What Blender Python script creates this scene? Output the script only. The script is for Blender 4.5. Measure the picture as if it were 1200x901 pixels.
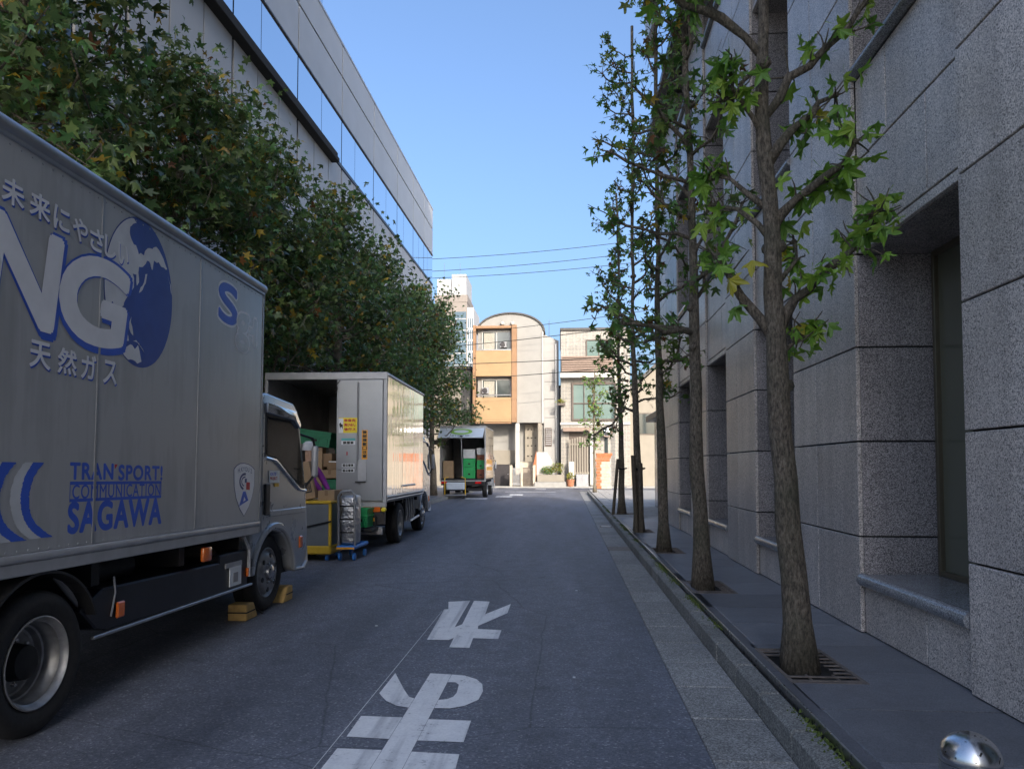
import bpy, bmesh, math, random
import numpy as np
from mathutils import Vector, Matrix, Euler

for o in list(bpy.data.objects): bpy.data.objects.remove(o)
scene = bpy.context.scene
COL = scene.collection
R = math.radians

# ------------------------------------------------------------------ camera, sky, sun, exposure
cd = bpy.data.cameras.new('camera'); cam = bpy.data.objects.new('camera', cd); COL.objects.link(cam)
cam.location = (0, 0, 1.4); cam.rotation_euler = (R(92.5), 0, math.atan(55/860))
cd.sensor_width = 36; cd.lens = 36*860/1200; cd.shift_y = 0.0504; cd.clip_end = 3000; cd.clip_start = 0.05
scene.camera = cam
SUN_EL, SUN_AZ = 25.0, 155.0          # azimuth clockwise from +Y: the sun stands behind the camera, a little to the right
w = bpy.data.worlds.new('World'); scene.world = w; w.use_nodes = True
nt = w.node_tree; bg = nt.nodes['Background']
sky = nt.nodes.new('ShaderNodeTexSky'); sky.sky_type = 'NISHITA'; sky.sun_disc = False
sky.sun_elevation = R(SUN_EL); sky.sun_rotation = R(SUN_AZ)
sky.altitude = 0; sky.air_density = 1.0; sky.dust_density = 7.0; sky.ozone_density = 5.0
nt.links.new(sky.outputs[0], bg.inputs[0]); bg.inputs[1].default_value = 0.15
sl = bpy.data.lights.new('sun', 'SUN'); sl.energy = 2.0; sl.angle = R(0.5); sl.color = (1.0, 0.9, 0.76)
so = bpy.data.objects.new('sun', sl); COL.objects.link(so)
sd = Vector((math.sin(R(SUN_AZ))*math.cos(R(SUN_EL)), math.cos(R(SUN_AZ))*math.cos(R(SUN_EL)), math.sin(R(SUN_EL))))
so.rotation_euler = (-sd).to_track_quat('-Z', 'Y').to_euler(); so.location = (0, -20, 40)
scene.view_settings.view_transform = 'Standard'; scene.view_settings.look = 'None'
scene.view_settings.gamma = 1; scene.view_settings.exposure = 1.32; scene.view_settings.use_curve_mapping = False
scene.render.engine = 'CYCLES'
scene.cycles.max_bounces = 5; scene.cycles.diffuse_bounces = 4; scene.cycles.glossy_bounces = 3; scene.cycles.transmission_bounces = 2

# ------------------------------------------------------------------ materials
MATS = {}
def base(name):
    m = bpy.data.materials.new(name); m.use_nodes = True; MATS[name] = m
    t = m.node_tree; b = t.nodes['Principled BSDF']
    return m, t, b
def N(t, kind, **kw):
    n = t.nodes.new(kind)
    for k, v in kw.items(): setattr(n, k, v)
    return n
def pos(t):
    return N(t, 'ShaderNodeNewGeometry').outputs['Position']
def ramp(t, fac, stops):
    r = N(t, 'ShaderNodeValToRGB'); e = r.color_ramp.elements
    while len(e) < len(stops): e.new(0.5)
    for el, (p, c) in zip(e, stops):
        el.position = p; el.color = (*c, 1) if len(c) == 3 else c
    t.links.new(fac, r.inputs[0]); return r.outputs[0]
def noise(t, scale, detail=4, vec=None, rough=.55):
    n = N(t, 'ShaderNodeTexNoise'); n.inputs['Scale'].default_value = scale; n.inputs['Detail'].default_value = detail
    n.inputs['Roughness'].default_value = rough
    t.links.new(vec if vec is not None else pos(t), n.inputs['Vector']); return n.outputs['Fac']
def bump(t, b, h, strength, dist=.01):
    n = N(t, 'ShaderNodeBump'); n.inputs['Strength'].default_value = strength; n.inputs['Distance'].default_value = dist
    t.links.new(h, n.inputs['Height']); t.links.new(n.outputs[0], b.inputs['Normal'])
def sc(c, k): return tuple(max(0, min(1, x*k)) for x in c)
def pm(name, col, rough=.5, metal=0., var=.12, vs=6., bs=0, bstr=.15, coat=0., spec=.5):
    m, t, b = base(name)
    b.inputs['Roughness'].default_value = rough; b.inputs['Metallic'].default_value = metal
    b.inputs['Specular IOR Level'].default_value = spec
    if coat: b.inputs['Coat Weight'].default_value = coat; b.inputs['Coat Roughness'].default_value = .12
    f = noise(t, vs, 6)
    c = ramp(t, f, [(.3, sc(col, 1-var)), (.7, sc(col, 1+var))])
    t.links.new(c, b.inputs['Base Color'])
    f2 = noise(t, vs*2.3, 3)
    mr = N(t, 'ShaderNodeMapRange'); mr.inputs[3].default_value = max(.02, rough-.07); mr.inputs[4].default_value = min(1, rough+.09)
    t.links.new(f2, mr.inputs[0]); t.links.new(mr.outputs[0], b.inputs['Roughness'])
    if bs: bump(t, b, noise(t, bs, 3), bstr, .006)
    return m
def granite(name, stops, scale, rough, grime=True):
    m, t, b = base(name)
    v = N(t, 'ShaderNodeTexVoronoi'); v.inputs['Scale'].default_value = scale
    t.links.new(pos(t), v.inputs['Vector'])
    s = N(t, 'ShaderNodeSeparateColor'); t.links.new(v.outputs['Color'], s.inputs[0])
    c = ramp(t, s.outputs[0], stops)
    oi = N(t, 'ShaderNodeObjectInfo')
    mr = N(t, 'ShaderNodeMapRange'); mr.inputs[3].default_value = .86; mr.inputs[4].default_value = 1.1
    t.links.new(oi.outputs['Random'], mr.inputs[0])
    n = noise(t, 1.1, 5)
    mr2 = N(t, 'ShaderNodeMapRange'); mr2.inputs[1].default_value = .3; mr2.inputs[2].default_value = .7
    mr2.inputs[3].default_value = .82; mr2.inputs[4].default_value = 1.1
    t.links.new(n, mr2.inputs[0])
    mu0 = N(t, 'ShaderNodeMath', operation='MULTIPLY'); t.links.new(mr.outputs[0], mu0.inputs[0]); t.links.new(mr2.outputs[0], mu0.inputs[1])
    mp = N(t, 'ShaderNodeMapping'); mp.inputs['Scale'].default_value = (1, 1, .07); t.links.new(pos(t), mp.inputs[0])
    mr3 = N(t, 'ShaderNodeMapRange'); mr3.inputs[1].default_value = .35; mr3.inputs[2].default_value = .62; mr3.inputs[3].default_value = .9; mr3.inputs[4].default_value = 1.04
    t.links.new(noise(t, 7, 5, mp.outputs[0]), mr3.inputs[0])
    mu = N(t, 'ShaderNodeMath', operation='MULTIPLY'); t.links.new(mu0.outputs[0], mu.inputs[0]); t.links.new(mr3.outputs[0], mu.inputs[1])
    hs = N(t, 'ShaderNodeHueSaturation'); t.links.new(mu.outputs[0], hs.inputs['Value']); t.links.new(c, hs.inputs['Color'])
    t.links.new(hs.outputs[0], b.inputs['Base Color'])
    b.inputs['Roughness'].default_value = rough
    bump(t, b, s.outputs[1], .12, .002)
    return m

granite('granite', [(0, (.11,.095,.087)), (.22, (.42,.37,.335)), (.6, (.68,.6,.54)), (1, (.93,.835,.76))], 165, .3)
granite('granite_polished', [(0, (.09,.085,.085)), (.4, (.27,.24,.235)), (.7, (.43,.385,.37)), (1, (.62,.55,.51))], 200, .16)
granite('granite_sill', [(0, (.1,.1,.105)), (.5, (.26,.26,.27)), (1, (.45,.45,.45))], 200, .14)
granite('slab_stone', [(0, (.13,.132,.145)), (.5, (.175,.178,.195)), (1, (.24,.243,.26))], 230, .46)
granite('edge_stone', [(0, (.09,.09,.1)), (.5, (.125,.125,.138)), (1, (.17,.17,.185))], 230, .4)
granite('gutter_concrete', [(0, (.13,.128,.122)), (.5, (.27,.265,.25)), (1, (.46,.45,.43))], 140, .85)
granite('kerb_concrete', [(0, (.11,.108,.1)), (.5, (.22,.215,.195)), (1, (.38,.37,.34))], 140, .88)
granite('paver', [(0, (.3,.28,.26)), (.5, (.4,.375,.34)), (1, (.5,.47,.43))], 120, .8)
granite('tile_white', [(0, (.24,.225,.2)), (1, (.32,.3,.27))], 12, .4)

def asphalt():
    m, t, b = base('asphalt')
    v = N(t, 'ShaderNodeTexVoronoi'); v.inputs['Scale'].default_value = 95; t.links.new(pos(t), v.inputs['Vector'])
    s = N(t, 'ShaderNodeSeparateColor'); t.links.new(v.outputs['Color'], s.inputs[0])
    c = ramp(t, s.outputs[0], [(0, (.085,.09,.108)), (.6, (.125,.132,.158)), (.93, (.165,.173,.2)), (1, (.3,.3,.31))])
    mp = N(t, 'ShaderNodeMapping'); mp.inputs['Scale'].default_value = (1.1, .13, 1); t.links.new(pos(t), mp.inputs[0])
    n = noise(t, 1.3, 6, mp.outputs[0])
    mr = N(t, 'ShaderNodeMapRange'); mr.inputs[1].default_value = .3; mr.inputs[2].default_value = .7
    mr.inputs[3].default_value = .62; mr.inputs[4].default_value = 1.42; t.links.new(n, mr.inputs[0])
    n2 = noise(t, 5, 6); mr2 = N(t, 'ShaderNodeMapRange'); mr2.inputs[1].default_value = .3; mr2.inputs[2].default_value = .7
    mr2.inputs[3].default_value = .85; mr2.inputs[4].default_value = 1.15; t.links.new(n2, mr2.inputs[0])
    mu = N(t, 'ShaderNodeMath', operation='MULTIPLY'); t.links.new(mr.outputs[0], mu.inputs[0]); t.links.new(mr2.outputs[0], mu.inputs[1])
    hs = N(t, 'ShaderNodeHueSaturation'); t.links.new(c, hs.inputs['Color']); t.links.new(mu.outputs[0], hs.inputs['Value'])
    # hairline cracks and dark drips
    vc = N(t, 'ShaderNodeTexVoronoi', feature='DISTANCE_TO_EDGE'); vc.inputs['Scale'].default_value = .45
    wv = N(t, 'ShaderNodeMix', data_type='RGBA'); wv.inputs[0].default_value = .06; t.links.new(pos(t), wv.inputs[6])
    nn = N(t, 'ShaderNodeTexNoise'); nn.inputs['Scale'].default_value = 2.5; nn.inputs['Detail'].default_value = 8; t.links.new(pos(t), nn.inputs['Vector']); t.links.new(nn.outputs['Color'], wv.inputs[7]); t.links.new(wv.outputs[2], vc.inputs['Vector'])
    ck = ramp(t, vc.outputs['Distance'], [(.0, (.55,.55,.55)), (.0035, (1,1,1))]); dk = ramp(t, noise(t, 3.3, 3), [(.66, (1,1,1)), (.76, (.6,.6,.62))])
    m1 = N(t, 'ShaderNodeMix', data_type='RGBA', blend_type='MULTIPLY'); m1.inputs[0].default_value = 1; t.links.new(hs.outputs[0], m1.inputs[6]); t.links.new(ck, m1.inputs[7])
    m2 = N(t, 'ShaderNodeMix', data_type='RGBA', blend_type='MULTIPLY'); m2.inputs[0].default_value = 1; t.links.new(m1.outputs[2], m2.inputs[6]); t.links.new(dk, m2.inputs[7])
    t.links.new(m2.outputs[2], b.inputs['Base Color']); b.inputs['Roughness'].default_value = .62
    mrr = N(t, 'ShaderNodeMapRange'); mrr.inputs[3].default_value = .5; mrr.inputs[4].default_value = .75; t.links.new(n, mrr.inputs[0])
    t.links.new(mrr.outputs[0], b.inputs['Roughness'])
    bump(t, b, v.outputs['Distance'], .5, .006)
asphalt()
def road_paint():
    m, t, b = base('road_paint')
    n = noise(t, 9, 8); n2 = noise(t, 60, 4)
    ad = N(t, 'ShaderNodeMath', operation='MULTIPLY'); t.links.new(n, ad.inputs[0]); t.links.new(n2, ad.inputs[1])
    c = ramp(t, ad.outputs[0], [(.1, (.3,.3,.31)), (.17, (.76,.76,.76)), (.4, (.88,.88,.87))])
    mp = N(t, 'ShaderNodeMapping'); mp.inputs['Scale'].default_value = (1, .06, 1); t.links.new(pos(t), mp.inputs[0])
    ty = ramp(t, noise(t, 9, 5, mp.outputs[0]), [(.5, (1,1,1)), (.68, (.62,.62,.64))])
    mx = N(t, 'ShaderNodeMix', data_type='RGBA', blend_type='MULTIPLY'); mx.inputs[0].default_value = 1; t.links.new(c, mx.inputs[6]); t.links.new(ty, mx.inputs[7])
    t.links.new(mx.outputs[2], b.inputs['Base Color']); b.inputs['Roughness'].default_value = .7
    bump(t, b, noise(t, 140, 3), .3, .004)
road_paint()
def leafmat(name):
    m, t, b = base(name)
    a = N(t, 'ShaderNodeAttribute'); a.attribute_name = 'Col'
    t.links.new(a.outputs['Color'], b.inputs['Base Color']); b.inputs['Roughness'].default_value = .36
    b.inputs['Specular IOR Level'].default_value = .5
    tr = N(t, 'ShaderNodeBsdfTranslucent'); t.links.new(a.outputs['Color'], tr.inputs[0])
    mx = N(t, 'ShaderNodeMixShader'); mx.inputs[0].default_value = .4
    t.links.new(b.outputs[0], mx.inputs[1]); t.links.new(tr.outputs[0], mx.inputs[2])
    t.links.new(mx.outputs[0], t.nodes['Material Output'].inputs[0])
leafmat('leaf')
def bark():
    m, t, b = base('bark')
    mp = N(t, 'ShaderNodeMapping'); mp.inputs['Scale'].default_value = (1, 1, .33); t.links.new(pos(t), mp.inputs[0])
    n = noise(t, 62, 8, mp.outputs[0], .8)
    c = ramp(t, n, [(.38, (.045,.036,.028)), (.5, (.18,.145,.105)), (.64, (.36,.3,.225))])
    n2 = noise(t, 3, 3); c2 = ramp(t, n2, [(.45, (0,0,0)), (.7, (1,1,1))])
    mx = N(t, 'ShaderNodeMix', data_type='RGBA'); t.links.new(c2, mx.inputs[0]); mx.inputs[7].default_value = (.07,.075,.04,1)
    t.links.new(c, mx.inputs[6]); 
    md = N(t, 'ShaderNodeMath', operation='MULTIPLY'); md.inputs[1].default_value = .55
    t.links.new(c2, md.inputs[0]); t.links.new(md.outputs[0], mx.inputs[0])
    t.links.new(mx.outputs[2], b.inputs['Base Color']); b.inputs['Roughness'].default_value = .9
    bump(t, b, n, 1.0, .03)
bark()
def mirror_panel():
    m, t, b = base('polished_steel')
    b.inputs['Metallic'].default_value = 1; b.inputs['Base Color'].default_value = (.8,.77,.74,1); b.inputs['Roughness'].default_value = .06
    mp = N(t, 'ShaderNodeMapping'); mp.inputs['Scale'].default_value = (1, 3.2, .45); t.links.new(pos(t), mp.inputs[0])
    bump(t, b, noise(t, 1.6, 2, mp.outputs[0]), .16, .02)
mirror_panel()
def foil():
    m, t, b = base('foil'); b.inputs['Metallic'].default_value = 1; b.inputs['Base Color'].default_value = (.4,.41,.43,1); b.inputs['Roughness'].default_value = .38
    bump(t, b, noise(t, 7, 3), .8, .06)
foil()
def window_glass(name, col, rough=.03, spec=.8):
    m, t, b = base(name); b.inputs['Base Color'].default_value = (*col, 1); b.inputs['Roughness'].default_value = rough
    b.inputs['Specular IOR Level'].default_value = spec; b.inputs['IOR'].default_value = 1.6
    mp = N(t, 'ShaderNodeMapping'); mp.inputs['Scale'].default_value = (.4,.4,.4); t.links.new(pos(t), mp.inputs[0])
    bump(t, b, noise(t, 1.5, 1, mp.outputs[0]), .03, .05)
window_glass('glass_dark', (.012,.014,.016)); window_glass('glass_bay', (.13,.135,.1), .16, .6)
window_glass('glass_house', (.05,.06,.06), .06); window_glass('glass_green', (.15,.21,.19), .1)
m, t, b = base('glass_mirror'); b.inputs['Metallic'].default_value = 1; b.inputs['Base Color'].default_value = (.78,.86,.93,1); b.inputs['Roughness'].default_value = .05
pm('panel_grey', (.4,.405,.41), .45, var=.06, vs=.8); pm('panel_light', (.41,.405,.4), .5, var=.05, vs=.7)
pm('bronze', (.17,.145,.1), .35, .6); pm('joint_dark', (.02,.02,.02), .9); pm('dark_metal', (.035,.03,.032), .4, var=.2)
pm('rail_alu', (.42,.43,.45), .38, .75, var=.1, vs=9)
pm('rail_grey', (.45,.46,.48), .42, .3, var=.1, vs=7)
pm('cab_silver', (.4,.415,.43), .28, .45, var=.06, vs=3, coat=.6); pm('chrome', (.75,.75,.76), .09, 1., var=.04)
pm('steel', (.5,.5,.51), .28, 1., var=.12, vs=14); pm('rim_steel', (.33,.33,.33), .42, .7, var=.25, vs=16)
pm('rubber', (.016,.016,.017), .75, var=.3, vs=30, bs=120); pm('black_plastic', (.014,.014,.015), .5, var=.2)
pm('chassis', (.012,.012,.013), .6, var=.4, vs=10); pm('skirt', (.013,.014,.02), .34, var=.3, vs=5)
pm('orange_lens', (.75,.16,.02), .2, coat=.5); pm('red_lens', (.6,.01,.012), .18, coat=.5); pm('clear_lens', (.6,.6,.6), .15)
pm('print_white', (.82,.83,.86), .4, var=.06); pm('print_blue', (.04,.12,.6), .4, var=.1); pm('print_navy', (.035,.06,.2), .4)
pm('print_globe', (.03,.075,.34), .4, var=.12); pm('print_red', (.5,.02,.03), .45); pm('print_pale', (.68,.7,.73), .4); pm('print_black', (.02,.02,.02), .5); pm('print_arc', (.62,.64,.66), .5, var=.1)
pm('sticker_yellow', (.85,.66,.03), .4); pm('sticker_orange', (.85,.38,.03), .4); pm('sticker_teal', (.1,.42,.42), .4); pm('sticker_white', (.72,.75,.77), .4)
pm('door_alu', (.38,.395,.42), .35, .6, var=.07, vs=3); pm('cargo_wall', (.36,.35,.34), .7, var=.2, vs=3)
pm('wood_chock', (.5,.33,.12), .75, var=.2, vs=14, bs=60); pm('cardboard', (.36,.25,.15), .85, var=.1, vs=5); pm('cardboard_dark', (.26,.17,.1), .85, var=.12, vs=5)
pm('crate_green', (.01,.17,.085), .45, var=.15, vs=8); pm('crate_bright', (.02,.34,.1), .45, var=.12, vs=8); pm('crate_brown', (.22,.07,.04), .6)
pm('box_white', (.6,.62,.64), .5); pm('plastic_grey', (.16,.175,.19), .5, var=.1); pm('plastic_yellow', (.72,.45,.03), .45, var=.12)
pm('plastic_blue', (.03,.2,.6), .45, var=.1); pm('strap_black', (.01,.01,.011), .7); pm('flap_white', (.55,.62,.7), .3, var=.05); pm('logo_green', (.2,.42,.06), .4)
pm('plaster', (.285,.275,.255), .85, var=.07, vs=1.2, bs=40, bstr=.1); pm('orange_wall', (.35,.228,.115), .75, var=.07, vs=1.5); pm('brown_pier', (.28,.16,.085), .75, var=.08, vs=2)
pm('cream_wall', (.26,.23,.185), .8, var=.07, vs=1.5); pm('grey_siding', (.33,.32,.31), .7, var=.06, vs=1); pm('white_paint', (.42,.405,.375), .6, var=.05)
pm('roof_dark', (.06,.055,.05), .6); pm('frame_brown', (.1,.075,.06), .5); pm('louvre_brown', (.24,.17,.13), .6, var=.1); pm('stone_beige', (.45,.39,.31), .85, var=.15, vs=5, bs=25)
pm('red_brick', (.42,.14,.06), .85, var=.25, vs=9, bs=40); pm('grey_box', (.3,.3,.31), .6); pm('curtain', (.5,.46,.38), .9, var=.15, vs=14); pm('terracotta', (.35,.14,.07), .8)
pm('concrete', (.3,.29,.27), .88, var=.12, vs=3, bs=30); pm('tower_white', (.36,.36,.36), .6, var=.04); pm('tower_beige', (.22,.19,.165), .7, var=.05); pm('tower_glass', (.07,.11,.14), .12, var=.1)
pm('wire_black', (.015,.015,.015), .6); pm('stake_wood', (.1,.08,.055), .9, var=.25, vs=20, bs=60); pm('soil', (.03,.025,.02), .95, var=.3, vs=30, bs=40, bstr=.5)
pm('grate_iron', (.2,.165,.14), .7, .4, var=.35, vs=22); pm('moss', (.085,.115,.022), .95, var=.5, vs=25)
pm('skin', (.5,.32,.23), .5, var=.05); pm('cloth_purple', (.22,.03,.27), .8, var=.15, vs=20, bs=60); pm('cloth_navy', (.02,.025,.05), .85, bs=60); pm('cap_grey', (.5,.52,.56), .7); pm('glove_black', (.015,.015,.016), .7)
def truck_paint():
    m, t, b = base('truck_grey'); b.inputs['Metallic'].default_value = .2; b.inputs['Coat Weight'].default_value = .35; b.inputs['Coat Roughness'].default_value = .12
    mp = N(t, 'ShaderNodeMapping'); mp.inputs['Scale'].default_value = (1, 1, .1); t.links.new(pos(t), mp.inputs[0])
    st = noise(t, 9, 6, mp.outputs[0], .65); bl = noise(t, 1.4, 5)
    mu = N(t, 'ShaderNodeMath', operation='ADD'); t.links.new(st, mu.inputs[0]); t.links.new(bl, mu.inputs[1])
    c = ramp(t, mu.outputs[0], [(.62, (.37,.375,.375)), (.95, (.455,.465,.47)), (1.0, (.485,.495,.5))]); t.links.new(c, b.inputs['Base Color'])
    mr = N(t, 'ShaderNodeMapRange'); mr.inputs[3].default_value = .26; mr.inputs[4].default_value = .44; t.links.new(st, mr.inputs[0]); t.links.new(mr.outputs[0], b.inputs['Roughness'])
    bump(t, b, noise(t, 1.7, 2), .12, .03)
truck_paint()
def bollard_mat():
    m, t, b = base('bollard_steel'); b.inputs['Metallic'].default_value = 1; b.inputs['Roughness'].default_value = .22
    v = N(t, 'ShaderNodeTexVoronoi'); v.inputs['Scale'].default_value = 42; v.inputs['Randomness'].default_value = 1
    n = noise(t, 60, 2)
    mp = N(t, 'ShaderNodeMix', data_type='RGBA'); mp.inputs[0].default_value = .03; t.links.new(pos(t), mp.inputs[6]); 
    t.links.new(n, mp.inputs[7]); t.links.new(mp.outputs[2], v.inputs['Vector'])
    c = ramp(t, v.outputs['Distance'], [(.13, (.05,.045,.04)), (.17, (.62,.63,.64))])
    t.links.new(c, b.inputs['Base Color'])
bollard_mat()

# ------------------------------------------------------------------ geometry helpers
class MB:
    def __init__(s): s.v = []; s.f = []
    def add(s, vs, fs):
        o = len(s.v); s.v += [tuple(p) for p in vs]; s.f += [tuple(i+o for i in f) for f in fs]; return s
    def box(s, x0, x1, y0, y1, z0, z1):
        if x0 > x1: x0, x1 = x1, x0
        if y0 > y1: y0, y1 = y1, y0
        if z0 > z1: z0, z1 = z1, z0
        return s.add([(x0,y0,z0),(x1,y0,z0),(x1,y1,z0),(x0,y1,z0),(x0,y0,z1),(x1,y0,z1),(x1,y1,z1),(x0,y1,z1)],
                     [(3,2,1,0),(4,5,6,7),(0,1,5,4),(1,2,6,5),(2,3,7,6),(3,0,4,7)])
    def prism(s, poly, a, b, axis='x'):          # poly: 2D outline; extruded from a to b along axis
        def m(p, k): return {'x': (k,p[0],p[1]), 'y': (p[0],k,p[1]), 'z': (p[0],p[1],k)}[axis]
        n = len(poly); vs = [m(p,a) for p in poly]+[m(p,b) for p in poly]
        return s.add(vs, [tuple(range(n))[::-1], tuple(range(n,2*n))]+[(i,(i+1)%n,n+(i+1)%n,n+i) for i in range(n)])
    def tube(s, pts, rad, n=8, caps=True):
        pts = [Vector(p) for p in pts]
        if not hasattr(rad, '__len__'): rad = [rad]*len(pts)
        d = (pts[1]-pts[0]).normalized(); u = d.orthogonal().normalized(); vs = []
        for i, p in enumerate(pts):
            dd = (pts[min(i+1,len(pts)-1)]-pts[max(i-1,0)]).normalized()
            u = (u-dd*u.dot(dd)); u = u.normalized() if u.length > 1e-6 else dd.orthogonal().normalized()
            w_ = dd.cross(u)
            for k in range(n):
                a = 2*math.pi*k/n; vs.append(p+(u*math.cos(a)+w_*math.sin(a))*rad[i])
        fs = [(i*n+k, i*n+(k+1)%n, (i+1)*n+(k+1)%n, (i+1)*n+k) for i in range(len(pts)-1) for k in range(n)]
        if caps: fs += [tuple(range(n))[::-1], tuple(range((len(pts)-1)*n, len(pts)*n))]
        return s.add(vs, fs)
    def lathe(s, prof, c, axis='x', n=32):       # prof: (radius, offset along axis)
        vs = []; c = Vector(c)
        for r, h in prof:
            for k in range(n):
                a = 2*math.pi*k/n; q = (r*math.cos(a), r*math.sin(a))
                vs.append(c+Vector({'x': (h,q[0],q[1]), 'y': (q[0],h,q[1]), 'z': (q[0],q[1],h)}[axis]))
        fs = [(i*n+k, i*n+(k+1)%n, (i+1)*n+(k+1)%n, (i+1)*n+k) for i in range(len(prof)-1) for k in range(n)]
        return s.add(vs, fs)
    def build(s, name, mat, parent=None, bevel=0, seg=1, smooth=False, loc=None, label=None, recalc=True):
        me = bpy.data.meshes.new(name); me.from_pydata(s.v, [], s.f)
        bm = bmesh.new(); bm.from_mesh(me)
        if recalc: bmesh.ops.recalc_face_normals(bm, faces=bm.faces)
        if bevel:
            es = [e for e in bm.edges if len(e.link_faces) == 2 and e.calc_face_angle(0) > .6]
            bmesh.ops.bevel(bm, geom=es, offset=bevel, segments=seg, profile=.5, affect='EDGES', clamp_overlap=True)
        bm.to_mesh(me); bm.free()
        if smooth:
            me.polygons.foreach_set('use_smooth', [True]*len(me.polygons))
            if smooth != 2: me.set_sharp_from_angle(angle=R(38))
        me.materials.append(MATS[mat])
        o = bpy.data.objects.new(name, me); COL.objects.link(o)
        if parent: o.parent = parent
        if loc: o.location = loc
        if label: o['label'] = label
        return o
def tag(o, label, cat, group=None):
    o['label'] = label; o['category'] = cat
    if group: o['group'] = group
    return o
def kind(o, k): o['kind'] = k; return o
def thing(name, label, cat, loc=(0,0,0), rz=0, group=None):
    o = bpy.data.objects.new(name, None); COL.objects.link(o); o.location = loc; o.rotation_euler = (0,0,rz)
    o.empty_display_size = .2
    return tag(o, label, cat, group)
def sub(name, parent, loc=(0,0,0)):
    o = bpy.data.objects.new(name, None); COL.objects.link(o); o.parent = parent; o.location = loc; o.empty_display_size = .1; return o
BOXC = {}
def boxpart(name, mat, parent, x0, x1, y0, y1, z0, z1, bev=.004):
    """A bevelled block that shares its mesh with every block of the same size and material."""
    k = (mat, round(x1-x0,3), round(y1-y0,3), round(z1-z0,3), bev)
    if k not in BOXC:
        o = MB().box(0,k[1],0,k[2],0,k[3]).build(name, mat, parent, bevel=bev); BOXC[k] = o.data
    else:
        o = bpy.data.objects.new(name, BOXC[k]); COL.objects.link(o); o.parent = parent
    o.location = (x0, y0, z0); return o
def text2d(s, x0, x1, z0, z1, bold=0., shear=0.):
    """Outline of a line of lettering fitted into a rectangle: verts (u,v) and faces."""
    cu = bpy.data.curves.new('t', 'FONT'); cu.body = s; cu.size = 1; cu.offset = bold; cu.shear = shear; cu.resolution_u = 7; cu.space_character = 1.0+(.12 if len(s) > 2 else 0)
    o = bpy.data.objects.new('t', cu); COL.objects.link(o)
    dg = bpy.context.evaluated_depsgraph_get(); me = bpy.data.meshes.new_from_object(o.evaluated_get(dg))
    v = [(p.co.x, p.co.y) for p in me.vertices]; f = [tuple(p.vertices) for p in me.polygons]
    bpy.data.objects.remove(o); bpy.data.curves.remove(cu); bpy.data.meshes.remove(me)
    if not v: return [], []
    xs = [p[0] for p in v]; zs = [p[1] for p in v]
    kx = (x1-x0)/max(1e-6, max(xs)-min(xs)); kz = (z1-z0)/max(1e-6, max(zs)-min(zs))
    return [(x0+(p[0]-min(xs))*kx, z0+(p[1]-min(zs))*kz) for p in v], f
def lettering(name, s, rect, plane, mat, parent, bold=0., shear=0., label=None, warp=None, fat=0.):
    """plane: ('x', d) lettering on a wall facing +x at x=d; ('y', d) on a wall facing -y at y=d"""
    v, f = text2d(s, *rect, bold=bold, shear=shear)
    if warp: v = [warp(*p) for p in v]
    m = MB(); d = plane[1]
    m.add([(d,a,b_) if plane[0] == 'x' else (a,d,b_) for a, b_ in v], f)
    if fat:                                    # heavy strokes: the outline laid again round itself, each a hair deeper
        for k in range(10):
            u, w_ = fat*math.cos(2*math.pi*k/10), fat*math.sin(2*math.pi*k/10); e = .00006*(k+1)
            m.add([(d-e,a+u,b_+w_) if plane[0] == 'x' else (a+u,d+e,b_+w_) for a, b_ in v], f)
    return m.build(name, mat, parent, label=label, recalc=False)
def flat(name, poly, plane, mat, parent, th=.0, label=None):
    m = MB(); d = plane[1]
    m.add([(d,a,b_) if plane[0] == 'x' else (a,d,b_) for a, b_ in poly], [tuple(range(len(poly)))])
    return m.build(name, mat, parent, label=label, recalc=False)
def arcpts(cx, cz, r0, r1, a0, a1, n=24):
    return [(cx+r0*math.cos(R(a0+(a1-a0)*i/n)), cz+r1*math.sin(R(a0+(a1-a0)*i/n))) for i in range(n+1)]

# leaves -------------------------------------------------------------
LA = [-90,-42,-12,26,56,90,124,154,192,222]; LR = [.2,.68,.48,.95,.55,1.0,.55,.95,.48,.68]
LT = np.array([(0,.05,0)]+[(r*math.cos(R(a))*.55, r*math.sin(R(a))*.55, -.16*abs(r*math.cos(R(a)))-.1*max(0, r*math.sin(R(a)))) for a, r in zip(LA, LR)])
LF = np.array([(0,i+1,(i+1)%10+1) for i in range(10)])
lob = [(-150,.62),(-35,.62),(150,0),(0,0)]
def fine_leaf():
    P = [(0,-.12)]
    for a, L in ((-32,.66),(28,.95),(90,1.06),(152,.95),(212,.66)):
        v = {-32:(-58,.3), 28:(-4,.42), 90:(60,.42), 152:(120,.42), 212:(184,.42)}[a]
        P.append((v[1]*math.cos(R(v[0])), v[1]*math.sin(R(v[0]))))
        for da, f in ((-15,.66),(-9,.78),(0,1),(9,.8),(15,.64)): P.append((L*f*math.cos(R(a+da)), L*f*math.sin(R(a+da))))
    P.append((.3*math.cos(R(238)), .3*math.sin(R(238))))
    V = [(0,.05,0)]+[(x*.55, y*.55, -.14*abs(x)-.1*max(0,y)) for x, y in P]
    n = len(P); return np.array(V), np.array([(0,i+1,(i+1)%n+1) for i in range(n)])
FT, FF = fine_leaf()
def rotmats(rng, n, droop=.5):
    nz = rng.normal(size=(n,3)); nz[:,2] = np.abs(nz[:,2])*.8+.35; nz /= np.linalg.norm(nz,axis=1)[:,None]
    t_ = rng.normal(size=(n,3)); t_[:,2] -= droop; t_ -= nz*np.sum(t_*nz,axis=1)[:,None]; t_ /= np.linalg.norm(t_,axis=1)[:,None]
    return np.stack([np.cross(t_,nz), t_, nz], axis=2)
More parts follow.
